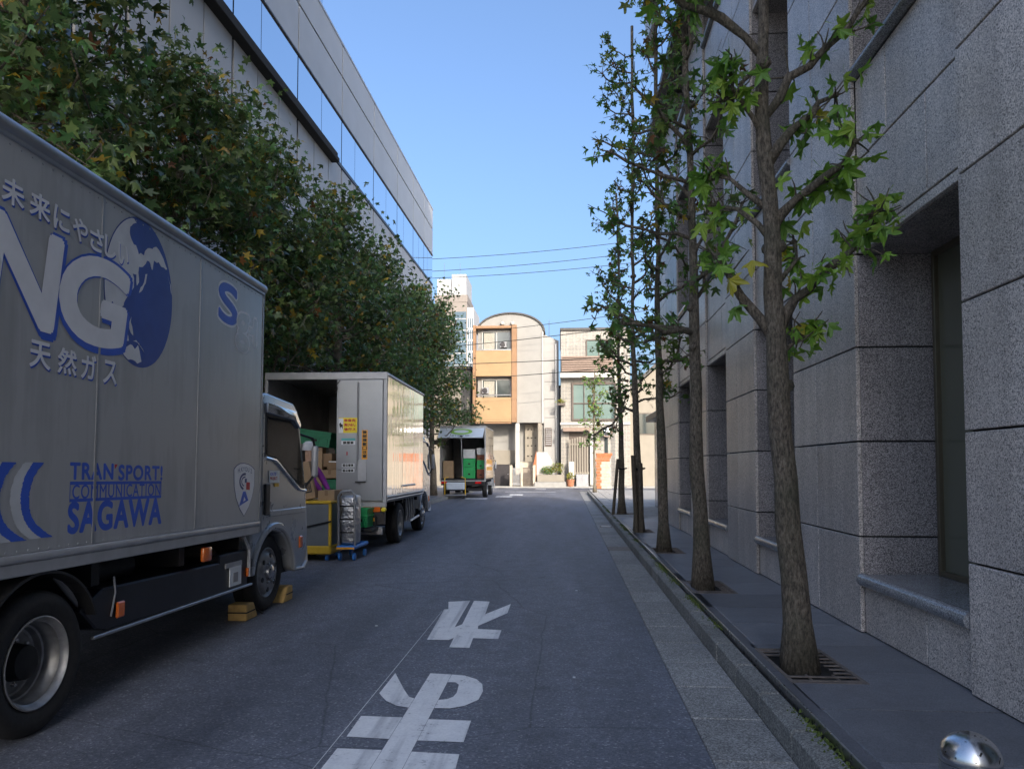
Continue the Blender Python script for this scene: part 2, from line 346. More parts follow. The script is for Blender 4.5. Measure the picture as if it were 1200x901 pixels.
def leafcloud(name, P, size, cols, parent, rng, fine=False):
    T_, F_ = (FT, FF) if fine else (LT, LF); nv, nt_ = len(T_), len(F_)
    n = len(P); M = rotmats(rng, n); Lx = np.repeat(T_[None], n, 0); Lx[:,:,2] *= rng.uniform(-.6,3.2,(n,1)); Lx[:,:,0] *= rng.uniform(.75,1.15,(n,1)); Lx[:,1:,:2] *= rng.uniform(.88,1.1,(n,nv-1,1))
    V = np.einsum('nij,nkj->nki', M, Lx)*np.asarray(size)[:,None,None]+np.asarray(P)[:,None,:]
    F = (F_[None]+(np.arange(n)*nv)[:,None,None]).reshape(-1)
    me = bpy.data.meshes.new(name); me.vertices.add(n*nv); me.vertices.foreach_set('co', V.reshape(-1).astype(np.float32))
    nf = n*nt_; me.loops.add(nf*3); me.loops.foreach_set('vertex_index', F.astype(np.int32)); me.polygons.add(nf)
    me.polygons.foreach_set('loop_start', np.arange(0,nf*3,3,dtype=np.int32))
    me.update(calc_edges=True)
    at = me.color_attributes.new('Col', 'FLOAT_COLOR', 'POINT')
    c = np.ones((n,nv,4),dtype=np.float32); c[:,:,:3] = np.asarray(cols)[:,None,:]; at.data.foreach_set('color', c.reshape(-1))
    me.materials.append(MATS['leaf'])
    o = bpy.data.objects.new(name, me); COL.objects.link(o); o.parent = parent; return o
def leafcols(rng, n, base_, yellow=.06, brown=.02, spread=.35):
    c = np.array(base_)[None]*(1+rng.uniform(-spread,spread,(n,1)))*np.stack([1+rng.uniform(-.25,.35,n), 1+rng.uniform(-.1,.1,n), np.ones(n)],1)
    k = rng.random(n); c[k < yellow] = np.array((.42,.3,.035))*(.6+.5*rng.random((np.sum(k < yellow),1)))
    c[k > 1-brown] = (.2,.085,.03); return np.clip(c,0,1)
# ------------------------------------------------------------------ ground, road, gutter, kerb, pavements
rnd = random.Random(7)
g = kind(MB().add([(-900,-900,-.03),(900,-900,-.03),(900,900,-.03),(-900,900,-.03)], [(0,1,2,3)]).build('ground', 'concrete'), 'structure')
FAN = .012
def rx(x, Y): return x+FAN*(Y-3)
road = MB()
ys = [-60, -10, 3, 20, 45.0]
for a, b_ in zip(ys, ys[1:]):
    road.add([(-5.0,a,0),(rx(.72,a),a,0),(rx(.72,b_),b_,0),(-5.0,b_,0)], [(0,1,2,3)])
road.add([(-90,45,0),(90,45,0),(90,52.6,0),(-90,52.6,0)], [(0,1,2,3)])
road = kind(road.build('road', 'asphalt'), 'structure')
# road markings: the stop lettering painted for oncoming traffic, and lines by the crossing
def paint(name, polys, parent, z=.004):
    m = MB()
    for p in polys:
        n = len(p); m.add([(x,y,z) for x, y in p], [tuple(range(n))])
    return m.build(name, 'road_paint', parent, recalc=False)
paint('painted_character', [[(-1.08,6.0),(-1.14,7.29),(-1.1,7.3),(-1.16,7.7),(-.94,7.78),(-.92,6.48),(-.87,6.61),(-.9,7.78),(-.73,7.74),(-.71,7.07),(-.5,7.62),(-.5,7.14),(-.72,6.55),(-.71,6.43),(-.5,6.39),(-.5,6.06),(-.71,6.08),(-.7,5.75),(-.86,5.76),(-.87,6.08),(-.9,6.0)]], road)
loop_o = [(-.73,5.01),(-.64,4.99),(-.55,4.91),(-.5,4.8),(-.48,4.65),(-.49,4.48),(-.56,4.36),(-.64,4.31),(-.73,4.31)]
loop_i = [(-.73,4.83),(-.68,4.83),(-.65,4.78),(-.64,4.61),(-.65,4.53),(-.68,4.48),(-.73,4.46)]
ring = loop_o+loop_i[::-1]
paint('painted_character', [
    [(-1.12,4.57),(-1.12,5.02),(-1.06,4.86),(-.98,4.65),(-.92,4.51),(-.882,4.48),(-.882,4.31),(-.96,4.34),(-1.04,4.42),(-1.09,4.51)],
    [(-.88,5.03),(-.732,5.01),(-.732,3.4),(-.88,3.4)], ring,
    [(-1.12,4.15),(-.882,4.14),(-.882,3.81),(-1.11,3.83)], [(-.73,4.12),(-.49,4.11),(-.49,3.79),(-.73,3.8)],
    [(-1.11,3.67),(-.882,3.66),(-.882,3.33),(-1.11,3.35)], [(-.73,3.65),(-.49,3.63),(-.48,3.31),(-.73,3.33)]], road)
ch = [[(-1.1,.9),(-.5,.9),(-.5,1.15),(-1.1,1.15)], [(-.88,1.2),(-.72,1.2),(-.72,2.6),(-.88,2.6)], [(-1.12,1.2),(-.98,1.2),(-.98,2.0),(-1.12,2.0)], [(-.7,1.75),(-.48,1.75),(-.48,2.0),(-.7,2.0)]]
paint('painted_character', ch, road)
for x0, x1, y0, y1 in [(-4.3,-3.3,33.3,34.1),(-3.1,-2.3,35.6,36.6),(-2.6,-1.9,38.2,39.4),(-3.2,-.2,43.4,43.85),(-1.6,-.9,49.6,50.2),(-9,-3.5,46,46.2)]:
    paint('painted_line', [[(x0,y0),(x1,y0),(x1,y1),(x0,y1)]], road)
paint('painted_line', [[(-1.15,3.0),(-1.145,3.0),(-1.145,7.2),(-1.149,7.2)]], road, .0035)
m_ = MB()
for x, y in [(-1.62,6.5),(.1,5.0),(.2,8.5),(-2.2,11)]:
    s_ = rnd.uniform(.005,.01); m_.box(x-s_*2, x+s_, y-s_*2, y+s_*2, .001, .005)
kind(m_.build('road_litter', 'box_white', road), 'stuff')
# gutter
gut = kind(MB().add([(rx(.72,-10),-10,-.012),(rx(1.11,-10),-10,-.012),(rx(1.11,44),44,-.012),(rx(.72,44),44,-.012)], [(0,1,2,3)]).build('gutter', 'joint_dark'), 'structure')
def along(o, Y): o.rotation_euler.z = -FAN; return o
Y = -.57
while Y < 43.4:
    m = 'gutter_concrete' if abs(Y-12.6) > .35 else 'grate_iron'
    along(boxpart('gutter_slab', m, gut, rx(.725,Y), rx(.725,Y)+.385, Y, Y+.592, -.05, .006+rnd.uniform(-.0015,.0015), .006), Y); Y += .6
# kerb
kb = kind(MB().add([(rx(1.115,-10),-10,-.02),(rx(1.27,-10),-10,-.02),(rx(1.27,42),42,-.02),(rx(1.115,42),42,-.02)], [(0,1,2,3)]).build('kerb', 'joint_dark'), 'structure')
Y = -.5
while Y < 41.5:
    o = along(boxpart('kerb_stone', 'kerb_concrete', kb, rx(1.115,Y)+rnd.uniform(-.003,.003), rx(1.115,Y)+.125, Y, Y+.594, -.05, .13, .016), Y); Y += .6
# a rounded kerb return at the corner of the side street
mm = MB(); c_ = (rx(1.115,41.4)+1.6, 41.5)
mm.prism([(c_[0]+1.6*math.cos(R(a)), c_[1]+1.6*math.sin(R(a))) for a in range(180,89,-10)]+[(c_[0]+1.475*math.cos(R(a)), c_[1]+1.475*math.sin(R(a))) for a in range(90,181,10)], -.05, .13, 'z')
mm.build('kerb_return', 'kerb_concrete', kb, bevel=.015)
# pavement on the right
sw = kind(MB().add([(rx(1.24,-12),-12,.1),(rx(2.6,-12),-12,.1),(rx(2.6,18.2),18.2,.1),(9,18.2,.1),(9,43,.1),(rx(1.24,43),43,.1)], [(0,1,2,3,4,5)]).build('pavement', 'soil'), 'structure')
Y = .45
while Y < 18.2:
    along(boxpart('edging_stone', 'edge_stone', sw, rx(1.262,Y), rx(1.262,Y)+.078, Y, Y+1.394, .05, .16, .003), Y)
    Y += 1.4
Y = .45
TREES_R = [(1.51,4.8),(1.5,7.85),(1.575,11.25),(1.575,14.7),(1.72,20.4),(1.86,38.6)]
def near_tree(y0, y1):
    return [t_ for t_ in TREES_R if y0 < t_[1]+.42 and y1 > t_[1]-.42]
while Y < 18.2:
    x0 = rx(1.344,Y); tr = near_tree(Y, Y+.695)
    if not tr:
        along(boxpart('paving_slab', 'slab_stone', sw, x0, x0+1.25, Y+.003, Y+.693, .05, .16, .005), Y)
    else:                                      # slabs cut round the square opening of the tree grate
        tx, ty = tr[0]; a0, a1 = tx-.17, tx+.27; b0, b1 = ty-.4, ty+.42
        m = MB()
        if a0-x0 > .012: m.box(x0, a0, Y, Y+.695, .05, .16)
        m.box(a1, x0+1.25, Y, Y+.695, .05, .16)
        if b0 > Y+.01: m.box(a0, a1, Y, b0, .05, .16)
        if b1 < Y+.685: m.box(a0, a1, b1, Y+.695, .05, .16)
        m.build('paving_slab', 'slab_stone', sw)
    Y += .7
mm = MB().box(1.255, 1.266, -2.5, 15.2, .1, .166); mm.v = [(x+FAN*(y), y+3, z) for x, y, z in mm.v]
mm.build('edging_strip', 'steel', sw, bevel=.002)
Y = 18.2
while Y < 42.4:
    for k in range(4):
        x0 = rx(1.25,Y)+k*.405
        if any(abs(x0+.2-t_[0]) < .35 and abs(Y+.15-t_[1]) < .35 for t_ in TREES_R): continue
        along(boxpart('paver', 'paver', sw, x0, x0+.396, Y, Y+.296, .08, .158+rnd.uniform(-.002,.002), .005), Y)
    Y += .302
mm = MB().box(3.0, 9, 18.3, 42.4, .09, .15); mm.build('forecourt', 'concrete', sw)
# moss along the kerb
mm = MB(); rng = np.random.default_rng(3)
for k in range(9000):
    y = rng.uniform(1.5, 26); 
    if (math.sin(y*2.1)+math.sin(y*5.3+1)+math.sin(y*.9)) < rng.uniform(-.3,1.6): continue
    x = rx(1.232,y)+rng.normal(0,.026); s_ = rng.uniform(.005,.013); h_ = rng.uniform(.004,.018)
    a = rng.uniform(0,6.3); z = .127 if x < rx(1.245,y) else .12
    mm.add([(x+s_*math.cos(a),y+s_*math.sin(a),z),(x+s_*math.cos(a+2.1),y+s_*math.sin(a+2.1),z),(x+s_*math.cos(a+4.2),y+s_*math.sin(a+4.2),z),(x,y,z+h_)], [(0,1,3),(1,2,3),(2,0,3)])
kind(tag(mm.build('moss', 'moss', recalc=False), 'green moss growing along the joint behind the kerb', 'moss'), 'stuff')
# left kerb and pavement
lk = kind(MB().box(-5.2,-5.06,-12,43,-.04,.125).build('left_kerb', 'kerb_concrete', bevel=.012), 'structure')
lp = kind(MB().box(-7.9,-5.2,-12,43,-.04,.14).build('left_pavement', 'slab_stone'), 'structure')
fp = kind(MB().box(-90,90,52.6,54,-.04,.1).build('far_pavement', 'concrete'), 'structure')

# ------------------------------------------------------------------ granite office building on the right
RB = thing('office_building', 'grey granite office building with recessed windows along the right pavement', 'building', (2.25,4.23,.16), -.015)
JP = .722; ZT = 9.0
M0 = -3; NM = 5                              # module range; each module is a bay 1.52 wide and a pier 1.58 wide
mm = MB()
mm.box(.62, 5.2, -19, 13.8, 0, ZT+.2)                       # core of the lower storeys
mm.build('core', 'joint_dark', RB)
def panel(x0, x1, y0, y1, z0, z1, mat='granite', name='granite_panel'):
    g_ = .0055; z0 += .001; z1 -= .001
    return boxpart(name, mat, RB, x0, x1, y0+g_, y1-g_, z0+g_, z1-g_, .004)
def pier(y0, y1, cuts):
    bk = MB().box(.035, .62, y0+.02, y1-.02, 0, ZT); bk.build('pier_core', 'joint_dark', RB)
    z = 0; k = 0
    while z < ZT-.05:
        z1 = min(z+JP, ZT)
        for a, b_ in zip(cuts, cuts[1:]): panel(0, .032, a, b_, z, z1)
        # jamb faces, polished; each side of the recess
        if (z1 > .44 and z < 2.9) or (z1 > 4.35 and z < 6.75) or z1 > 8.2:
            if y1 < 13:
                panel(.034, .6, y1-.03, y1, max(z,.0), z1, 'granite_polished', 'jamb_panel')
            panel(.034, .6, y0, y0+.03, z, z1, 'granite_polished', 'jamb_panel')
        z = z1; k += 1
def bay(y0, y1):
    ym = .5*(y0+y1)
    for zs, zt in [(.44,2.88),(4.33,6.75),(8.2,ZT)]:
        # sill with round nosing, apron panels below, soffit, glass with frame
        zb = 0 if zs < 1 else {4.33: 2.88, 8.2: 6.75}[zs]
        s_ = MB().box(.02, .6, y0+.004, y1-.004, zs-.035, zs); s_.build('sill', 'granite_sill', RB, bevel=.003)
        n_ = MB().tube([(.02,y0+.004,zs-.04),(.02,y1-.004,zs-.04)], .05, 14); n_.build('sill_nosing', 'granite_sill', RB, smooth=True)
        gl = MB().box(.585, .6, y0+.075, y1-.075, zs+.04, zt-.04); w_ = gl.build('window', 'glass_bay', RB)
        f_ = MB()
        for a, b_, c_, d_ in [(y0+.035,y0+.075,zs,zt),(y1-.075,y1-.035,zs,zt),(y0+.075,y1-.075,zs,zs+.04),(y0+.075,y1-.075,zt-.04,zt)]: f_.box(.55,.61,a,b_,c_,d_)
        f_.build('window_frame', 'bronze', w_, bevel=.004)
        if zs < 1:
            panel(.034, .07, y0, ym-.2, 0, zs-.04, 'granite'); panel(.034, .07, ym-.2, y1, 0, zs-.04, 'granite')
        else:
            z = zb+.08; off = [.42,.98]
            panel(.034,.07,y0,y1,zb,zb+.08)
            for i, z1 in enumerate([zb+JP, zs-.09]):
                c = y0+off[i]
                panel(.034,.07,y0,c,z,z1); panel(.034,.07,c,y1,z,z1); z = z1
            so_ = MB().box(.07, .6, y0+.004, y1-.004, zb, zb+.03); so_.build('soffit', 'granite_polished', RB)
for k in range(M0, NM):
    y0 = k*3.1
    if k < 4:
        if k >= -1: bay(y0, y0+1.52)
        else: MB().box(.03,.6,y0,y0+1.52,0,ZT).build('blind_bay', 'granite', RB)
    a, b_ = y0+1.52, min(y0+3.1, 13.8)
    if k == 3: b_ = 13.77
    if k < 4:
        cuts = [a, a+.93, b_] if b_-a < 1.7 else [a, a+.79, a+1.58, b_]
        if k >= -2: pier(a, b_, cuts)
        else: MB().box(0,.6,a,b_,0,ZT).build('blind_pier', 'granite', RB)
MB().box(.0,.62,-19,-9.3,0,ZT).build('rear_wall', 'granite', RB)
# soffit line, glazed band and the upper storeys
MB().box(-.32, .6, -19, 13.8, ZT, ZT+.22).build('soffit_ledge', 'dark_metal', RB, bevel=.01)
for k in range(-4, 9):
    y0 = -2.1+k*1.53; y1 = min(y0+1.52, 13.78)
    if y0 < 13.7: MB().box(-.28,.5,y0,y1,ZT+.225,ZT+2.4).build('glass_pane', 'glass_mirror', RB)
MB().box(-.28,.5,-19,-8.3,ZT+.225,ZT+2.4).build('glass_pane', 'glass_mirror', RB)
for k in range(-2, 5):
    y0 = -8.3+(k+2)*3.2; y1 = min(y0+3.19, 13.78)
    if y0 > 13: break
    for z0 in (ZT+2.42, ZT+4.2): MB().box(-.28,.5,y0,y1,z0,z0+1.77).build('cladding_panel', 'panel_grey', RB, bevel=.01)
MB().box(-.2, 5.2, -19, 13.77, ZT+2.41, 26.5).build('upper_storeys', 'panel_grey', RB)
# low dark annex beyond the office
AN = thing('gatehouse', 'low dark gatehouse wall beyond the granite office', 'building', (3.1,18.6,.15))
MB().box(0,6,0,5.5,0,2.75).build('wall', 'granite_polished', AN, bevel=.02); MB().box(-.25,6,-.1,5.7,2.75,2.95).build('roof', 'dark_metal', AN, bevel=.02)
MB().box(-.012,0,2.0,2.9,.1,2.1).build('door', 'dark_metal', AN)

# ------------------------------------------------------------------ panel-clad building on the left
LB = thing('office_building', 'pale panelled office building with a band of blue glass, left of the street', 'building', (-7.05,40.4,0), -.02)
MB().box(-12,-.06,-36.4,-.02,0,15.86).build('core', 'joint_dark', LB)
y = 0; k = 0; wl = [3.1, 3.7]
edges = [0,-2.4,-5.0,-8.3,-12.2,-16.2,-20.2,-24.2,-28.2,-32.2,-36.2]
for a, b_ in zip(edges, edges[1:]):
    y0, y1 = b_+.035, a-.035
    MB().box(-.055,0,y0,y1,13.33,14.76).build('cladding_panel', 'panel_grey', LB, bevel=.006)
    MB().box(-.055,0,y0,y1,14.83,15.9).build('cladding_panel', 'panel_grey', LB, bevel=.006)
    h_ = .5*(y0+y1) if k % 2 else y0+.38*(y1-y0)
    MB().box(-.055,-.012,y0,h_-.015,11.72,13.28).build('glass_pane', 'glass_mirror', LB); MB().box(-.055,-.012,h_+.015,y1,11.72,13.28).build('glass_pane', 'glass_mirror', LB)
    n_ = 3
    for i in range(n_):
        u0, u1 = y0+(y1-y0)*i/n_, y0+(y1-y0)*(i+1)/n_
        if i == 1 and k % 2 == 0:
            MB().box(-.055,-.03,u0+.03,u1-.03,3.2,8.9).build('window_strip', 'glass_dark', LB)
            MB().box(-.055,0,u0+.01,u1-.01,9.0,11.6).build('cladding_panel', 'panel_light', LB, bevel=.005)
        else:
            for z0, z1 in [(.6,3.6),(3.62,7.6),(7.62,11.6)]:
                MB().box(-.055,0,u0+.022,u1-.022,z0,z1-.02).build('cladding_panel', 'panel_light', LB, bevel=.005)
    MB().box(-.055,.03,y0,y1,.12,.58).build('plinth_panel', 'granite', LB, bevel=.005); k += 1
MB().box(-12,-.05,-36.6,-36.41,.1,15.9).build('rear_wall', 'panel_light', LB)
MB().box(-.05,.03,-36.1,-.02,13.29,13.33).build('transom', 'dark_metal', LB); MB().box(-.05,.03,-16.8,-.02,11.6,11.71).build('transom', 'dark_metal', LB)
MB().box(-.05,.26,-36.4,-17.2,11.38,11.52).box(-.05,.2,-36.4,-17.2,11.52,11.7).build('soffit_ledge', 'joint_dark', LB, bevel=.01)
MB().box(-12,.02,-36.6,.02,15.9,15.98).build('parapet_cap', 'rail_grey', LB)
for k in range(6):
    y1 = -17.4-k*3; MB().box(-10,-.3,y1-2.97,y1,16.0,23).build('upper_glass', 'glass_mirror', LB)
# a building on the side street behind the far tree
BH = thing('low_building', 'beige building front half hidden behind the far left tree', 'building', (-14,56,0))
MB().box(0,7.2,0,9,0,9).build('wall', 'cream_wall', BH, bevel=.02); MB().box(-.1,7.3,-.15,9.1,9,9.25).build('roof_edge', 'roof_dark', BH)
for i in range(3):
    w_ = MB().box(.9+i*2.1,2.1+i*2.1,-.05,.02,5,6.4).build('window', 'glass_house', BH); MB().box(.82+i*2.1,2.18+i*2.1,-.03,.01,4.92,6.48).build('frame', 'frame_brown', w_)
# ------------------------------------------------------------------ end of the street: houses (elevations drawn in units of .0628 m)
K = .0628
def hx(u): return (u-655)*K
def hz(v): return 1.4+(548.5-v)*K
H1 = thing('narrow_house', 'narrow three-storey house with rounded vault roof and orange balcony bands', 'house', (0,54,0))
def hb(name, mat, par, u0, u1, v0, v1, y0, y1, bev=.01, label=None):
    return MB().box(hx(u0),hx(u1),y0,y1,hz(v1),hz(v0)).build(name, mat, par, bevel=bev, label=label)
arc = [(hx(598)+hx(637.2)*0+2.44*math.cos(R(a)), hz(388)+1.36*math.sin(R(a))) for a in range(0,181,9)]
arc = [(x-hx(598)+hx(598.2), z) for x, z in arc]
MB().prism([(hx(559.5),hz(495)),(hx(637),hz(495))]+[(hx(637),hz(388))]+arc[1:-1]+[(hx(559.5),hz(388))], 0, 9, 'y').build('wall', 'plaster', H1)
o_ = [(hx(598.2)+2.58*math.cos(R(a)), hz(388)+1.48*math.sin(R(a))) for a in range(0,181,9)]; i_ = [(hx(598.2)+2.46*math.cos(R(a)), hz(388)+1.37*math.sin(R(a))) for a in range(0,181,9)]
rf = MB().prism(o_+i_[::-1], -.12, 9.1, 'y').build('roof', 'roof_dark', H1)
hb('balcony_front', 'orange_wall', H1, 558,600, 411,441, -.55, 0); hb('balcony_front', 'orange_wall', H1, 558,600, 466,494.5, -.55, 0)
hb('pier', 'brown_pier', H1, 600.2,606, 381,495, -.6, 0); hb('pier', 'brown_pier', H1, 554.5,557.8, 381,495, -.6, 0)
hb('balcony_floor', 'brown_pier', H1, 558,600, 494.6,496.5, -.5, 0); hb('lintel', 'brown_pier', H1, 558,600, 381.5,384.5, -.5, -.01)
hb('balcony_rail', 'steel', H1, 558.5,599.8, 409.3,410.6, -.5,-.4); hb('balcony_rail', 'steel', H1, 558.5,599.8, 462.5,463.6, -.5,-.4)
for v0, v1 in [(386,410),(443,465)]:
    w_ = hb('window', 'glass_house', H1, 565,598, v0+2, v1, -.06, .01)
    for u0, u1, a, b_ in [(564,565.6,v0,v1),(581,582.4,v0,v1),(597.4,599,v0,v1),(565.6,597.4,v0,v0+2)]: hb('frame', 'white_paint', w_, u0,u1,a,b_,-.1,-.02)
    m = MB(); n_ = 14
    for i in range(n_): m.box(hx(567+i*.9), hx(567+i*.9)+.035, -.075-.015*(i%2), -.062, hz(v1), hz(v0+3))
    m.build('curtain', 'curtain', w_)
for u in (589,601):
    l_ = MB().lathe([(.0,-.32),(.11,-.3),(.15,-.2),(.15,-.05),(.1,0)], (hx(u),0,hz(378)), 'y', 14).build('wall_lamp', 'white_paint', H1, smooth=True)
MB().box(hx(560),hx(637),1.2,9,0,hz(495.2)).build('ground_floor_wall', 'plaster', H1)
hb('column', 'white_paint', H1, 604,609, 495.5,560, -.1, .4); hb('column', 'cream_wall', H1, 630.5,635, 495.5,560, -.1, .4)
hb('wainscot', 'cream_wall', H1, 575,603.8, 527,544, .9, 1.19); 
gd = hb('garage_door', 'dark_metal', H1, 576,598, 544.3,569.5, .7, 1.19); MB().box(hx(594),hx(595),.68,.7,hz(556),hz(555)).build('handle', 'steel', gd)
dr = hb('door', 'cream_wall', H1, 614.5,630.2, 495.6,541, .9, 1.18)
for u in (618.2,622.6,627):
    for v in (502.5,512.3,521.8,534): MB().box(hx(u-.75),hx(u+.75),.885,.9,hz(v+.75),hz(v-.75)).build('pane', 'glass_dark', dr)
hb('step', 'stone_beige', H1, 604,630, 548,556, -.2, 1.2); hb('step', 'stone_beige', H1, 604,630, 541.3,548, .3, 1.2); hb('step', 'stone_beige', H1, 602,630, 556,569.8, -.6, 1.2)
MB().prism([(hx(637.2),0),(hx(655),0),(hx(655),hz(396)),(hx(637.2),hz(388))], 1.0, 9, 'y').build('side_wing', 'grey_siding', H1)
for v in (420,445,466,488): hb('siding_joint', 'joint_dark', H1, 638,650, v, v+.35, .985, 1.0, 0)
hb('downpipe', 'steel', H1, 651,652.4, 400,540, .85, .97); hb('corner_trim', 'white_paint', H1, 635,637.2, 388,496, -.08, .2)
lv = hb('vent', 'frame_brown', H1, 638.5,646.5, 500.5,522.5, .93, 1.0)
for i in range(8): hb('slat', 'grey_box', lv, 639.2,645.8, 502+i*2.5,503+i*2.5, .9, .95, 0)
GT = thing('garden_gate', 'low beige stone gate with lattice leaf below the dotted door', 'gate', (0,53.0,.0))
hb('post', 'stone_beige', GT, 598.5,601.5, 545,569.8, -.1, .25); hb('post', 'stone_beige', GT, 611,613.5, 553,569.8, -.1, .25); hb('post', 'stone_beige', GT, 625,628, 545,569.8, -.1, .25)
for i in range(6): hb('bar', 'grey_box', GT, 602.2+i*1.5,602.8+i*1.5, 548,568.5, .03, .08, 0)
for i in range(8): hb('bar', 'frame_brown', GT, 614.2+i*1.4,614.8+i*1.4, 548,568.5, .03, .08, 0)
hb('rail', 'grey_box', GT, 601.5,611, 549,550, .0, .05, 0); hb('rail', 'grey_box', GT, 601.5,611, 566,567, .0, .05, 0); hb('rail', 'frame_brown', GT, 613.5,625, 548,549, .0, .05, 0)
SWL = thing('stair_wall', 'white sloping garden wall edged in red brick beside the dotted door', 'wall', (0,52.95,0))
MB().prism([(hx(629),hz(569)),(hx(629),hz(530)),(hx(641),hz(530)),(hx(647.5),hz(540)),(hx(647.5),hz(569))], .3, .5, 'y').build('wall', 'white_paint', SWL, bevel=.02)
MB().prism([(hx(625.5),hz(545)),(hx(628.8),hz(528)),(hx(628.8),hz(569)),(hx(625.5),hz(569))], .2, .55, 'y').build('brick_edge', 'red_brick', SWL, bevel=.01)
PL = thing('planter', 'pale stone planter with green shrubs in front of the white house gap', 'planter', (0,52.72,0))
hb('trough', 'cream_wall', PL, 630,661, 556,564, 0, .5, .02); hb('base', 'concrete', PL, 627,663, 564.2,571, -.06, .55, .02)
def shrub(name, parent, c, r, n, seed, base_=(.1,.2,.04), size=.13):
    rg = np.random.default_rng(seed); P = rg.normal(size=(n,3)); P /= np.linalg.norm(P,axis=1)[:,None]; P *= (rg.random((n,1))**.4)*np.array(r); P += np.array(c)
    return leafcloud(name, P, rg.uniform(.6,1.2,n)*size, leafcols(rg,n,base_,.12,.02), parent, rg)
sh = thing('shrub', 'round green shrub growing in the stone planter', 'shrub', (hx(642),52.95,hz(556)), group=None)
shrub('foliage', sh, (0,0,.35), (.55,.2,.35), 260, 5); MB().tube([(0,0,-.1),(0,0,.4)], .03, 6).build('stem', 'bark', sh)
sh = thing('shrub', 'yellowish leafy shrub at the right end of the planter', 'shrub', (hx(653),52.95,hz(556)))
shrub('foliage', sh, (0,0,.5), (.5,.2,.45), 240, 6, (.2,.22,.05)); MB().tube([(0,0,-.1),(0,0,.5)], .03, 6).build('stem', 'bark', sh)
pt = thing('potted_plant', 'yellow green plant in a terracotta pot by the gate of the tiled house', 'potted plant', (hx(668),52.75,.1))
MB().lathe([(0,0),(.22,0),(.3,.5),(.26,.5),(.2,.42),(0,.42)], (0,0,0), 'z', 16).build('pot', 'terracotta', pt, smooth=True); shrub('foliage', pt, (0,0,.75), (.33,.3,.3), 170, 8, (.24,.26,.04))
sh = thing('hanging_plant', 'yellow green plant hanging on the tiled house corner beside the lane', 'plant', (hx(658),53.85,hz(472)))
shrub('foliage', sh, (0,0,.1), (.4,.15,.25), 110, 9, (.3,.33,.04), .11); MB().box(-.3,.3,-.1,.1,-.2,-.05).build('trough', 'frame_brown', sh)

AL = thing('lane_blocker', 'added dull house blocking the bright gap of the lane between the end houses', 'house', (-1.5,64,0))  # added block behind the lane, so the gap reads dark instead of bright
MB().box(0,4,0,5,0,8.4).build('wall', 'grey_siding', AL); MB().box(-.1,4.1,-.1,5.1,8.4,8.6).build('roof_edge', 'roof_dark', AL)
for u_, v_ in ((590,407),(569,461)):
    ac = hb('air_conditioner', 'grey_box', H1, u_-4,u_+4, v_-7,v_, -.38, -.12, .03)
    MB().lathe([(.2,0),(.16,-.01),(.0,-.012)], (hx(u_-.5),-.382,hz(v_-3.5)), 'y', 18).build('fan_grille', 'dark_metal', ac)
H2 = thing('tiled_house', 'white tiled house with slatted brown balcony and green glass windows', 'house', (0,54.05,0))
MB().box(hx(657.5),hx(738),0,9,0,hz(387)).build('wall', 'tile_white', H2)
MB().box(hx(656.6),hx(738.6),-.12,9.1,hz(387),hz(383.8)).build('roof_edge', 'roof_dark', H2, bevel=.02)
# tile courses: thin recessed joints built as dark lines proud by a millimetre
m = MB()
for i in range(44): m.box(hx(657.6),hx(737.8),-.003,.0,hz(391+i*4.1),hz(391+i*4.1)+.018)
for i in range(20): m.box(hx(661.6+i*4.0),hx(661.6+i*4.0)+.018,-.0025,.0,.2,hz(388))
m.build('tile_joints', 'stone_beige', H2)
w_ = hb('window', 'glass_green', H2, 688,717, 399,418, -.04, .03); 
for u0, u1, a, b_ in [(687,688.4,398,419),(701.5,702.7,399,418),(716.6,718,398,419),(688,717,397.8,399.2)]: hb('frame', 'frame_brown', w_, u0,u1,a,b_,-.09,-.0)
bl = hb('balcony', 'frame_brown', H2, 659,717, 419,437, -.5, -.02)
for i in range(7): hb('slat', 'louvre_brown', bl, 658.2,718, 418.5+i*2.65,420.4+i*2.65, -.6, -.505, .004)
hb('ledge', 'white_paint', H2, 656.5,720, 438,443.5, -.65, 0); hb('ledge', 'white_paint', H2, 656.5,738, 495,498, -.1, -.0)
w_ = hb('window', 'glass_green', H2, 672,720, 451,491, -.05, .03)
for u0, u1, a, b_ in [(670,672.3,448.5,493),(684,685,451,491),(695,696.2,451,491),(719.8,721.5,448.5,493),(672.3,719.8,448.5,451),(672.3,719.8,472.2,473.6),(672.3,719.8,491,493)]: hb('frame', 'frame_brown', w_, u0,u1,a,b_,-.12,-.0)
hb('canopy', 'louvre_brown', H2, 659.5,691, 501.5,506, -.7, 0); hb('porch', 'frame_brown', H2, 667,690.5, 507,566, -.02, .02)
hb('door_post', 'white_paint', H2, 691,694.5, 506.5,568, -.3, 0); hb('narrow_window', 'glass_house', H2, 708,712, 512,531, -.04, .02)
GG = thing('slatted_gate', 'tall pale vertical slat gate under the tiled house canopy', 'gate', (0,53.6,0))
for i in range(8): hb('slat', 'cream_wall', GG, 667+i*2.9,668.5+i*2.9, 512+abs(4-i)*.8,557, .0, .06, .004)
hb('rail', 'cream_wall', GG, 666.5,690, 520,521.5, .065, .1, 0); hb('base_wall', 'white_paint', GG, 666.2,672.5, 541,569, -.25, -.02); hb('lower_rail', 'cream_wall', GG, 673,690, 553,555, .065, .1, 0)
CB = thing('utility_cabinet', 'grey two-door cabinet standing before the slatted gate', 'cabinet', (0,53.05,0))
hb('body', 'grey_box', CB, 674.5,688.5, 555.5,570.2, 0, .45, .02); hb('door', 'grey_box', CB, 675,681.2, 556.5,569.5, -.02, -.001, .004); hb('door', 'grey_box', CB, 681.6,688, 556.5,569.5, -.02, -.001, .004)
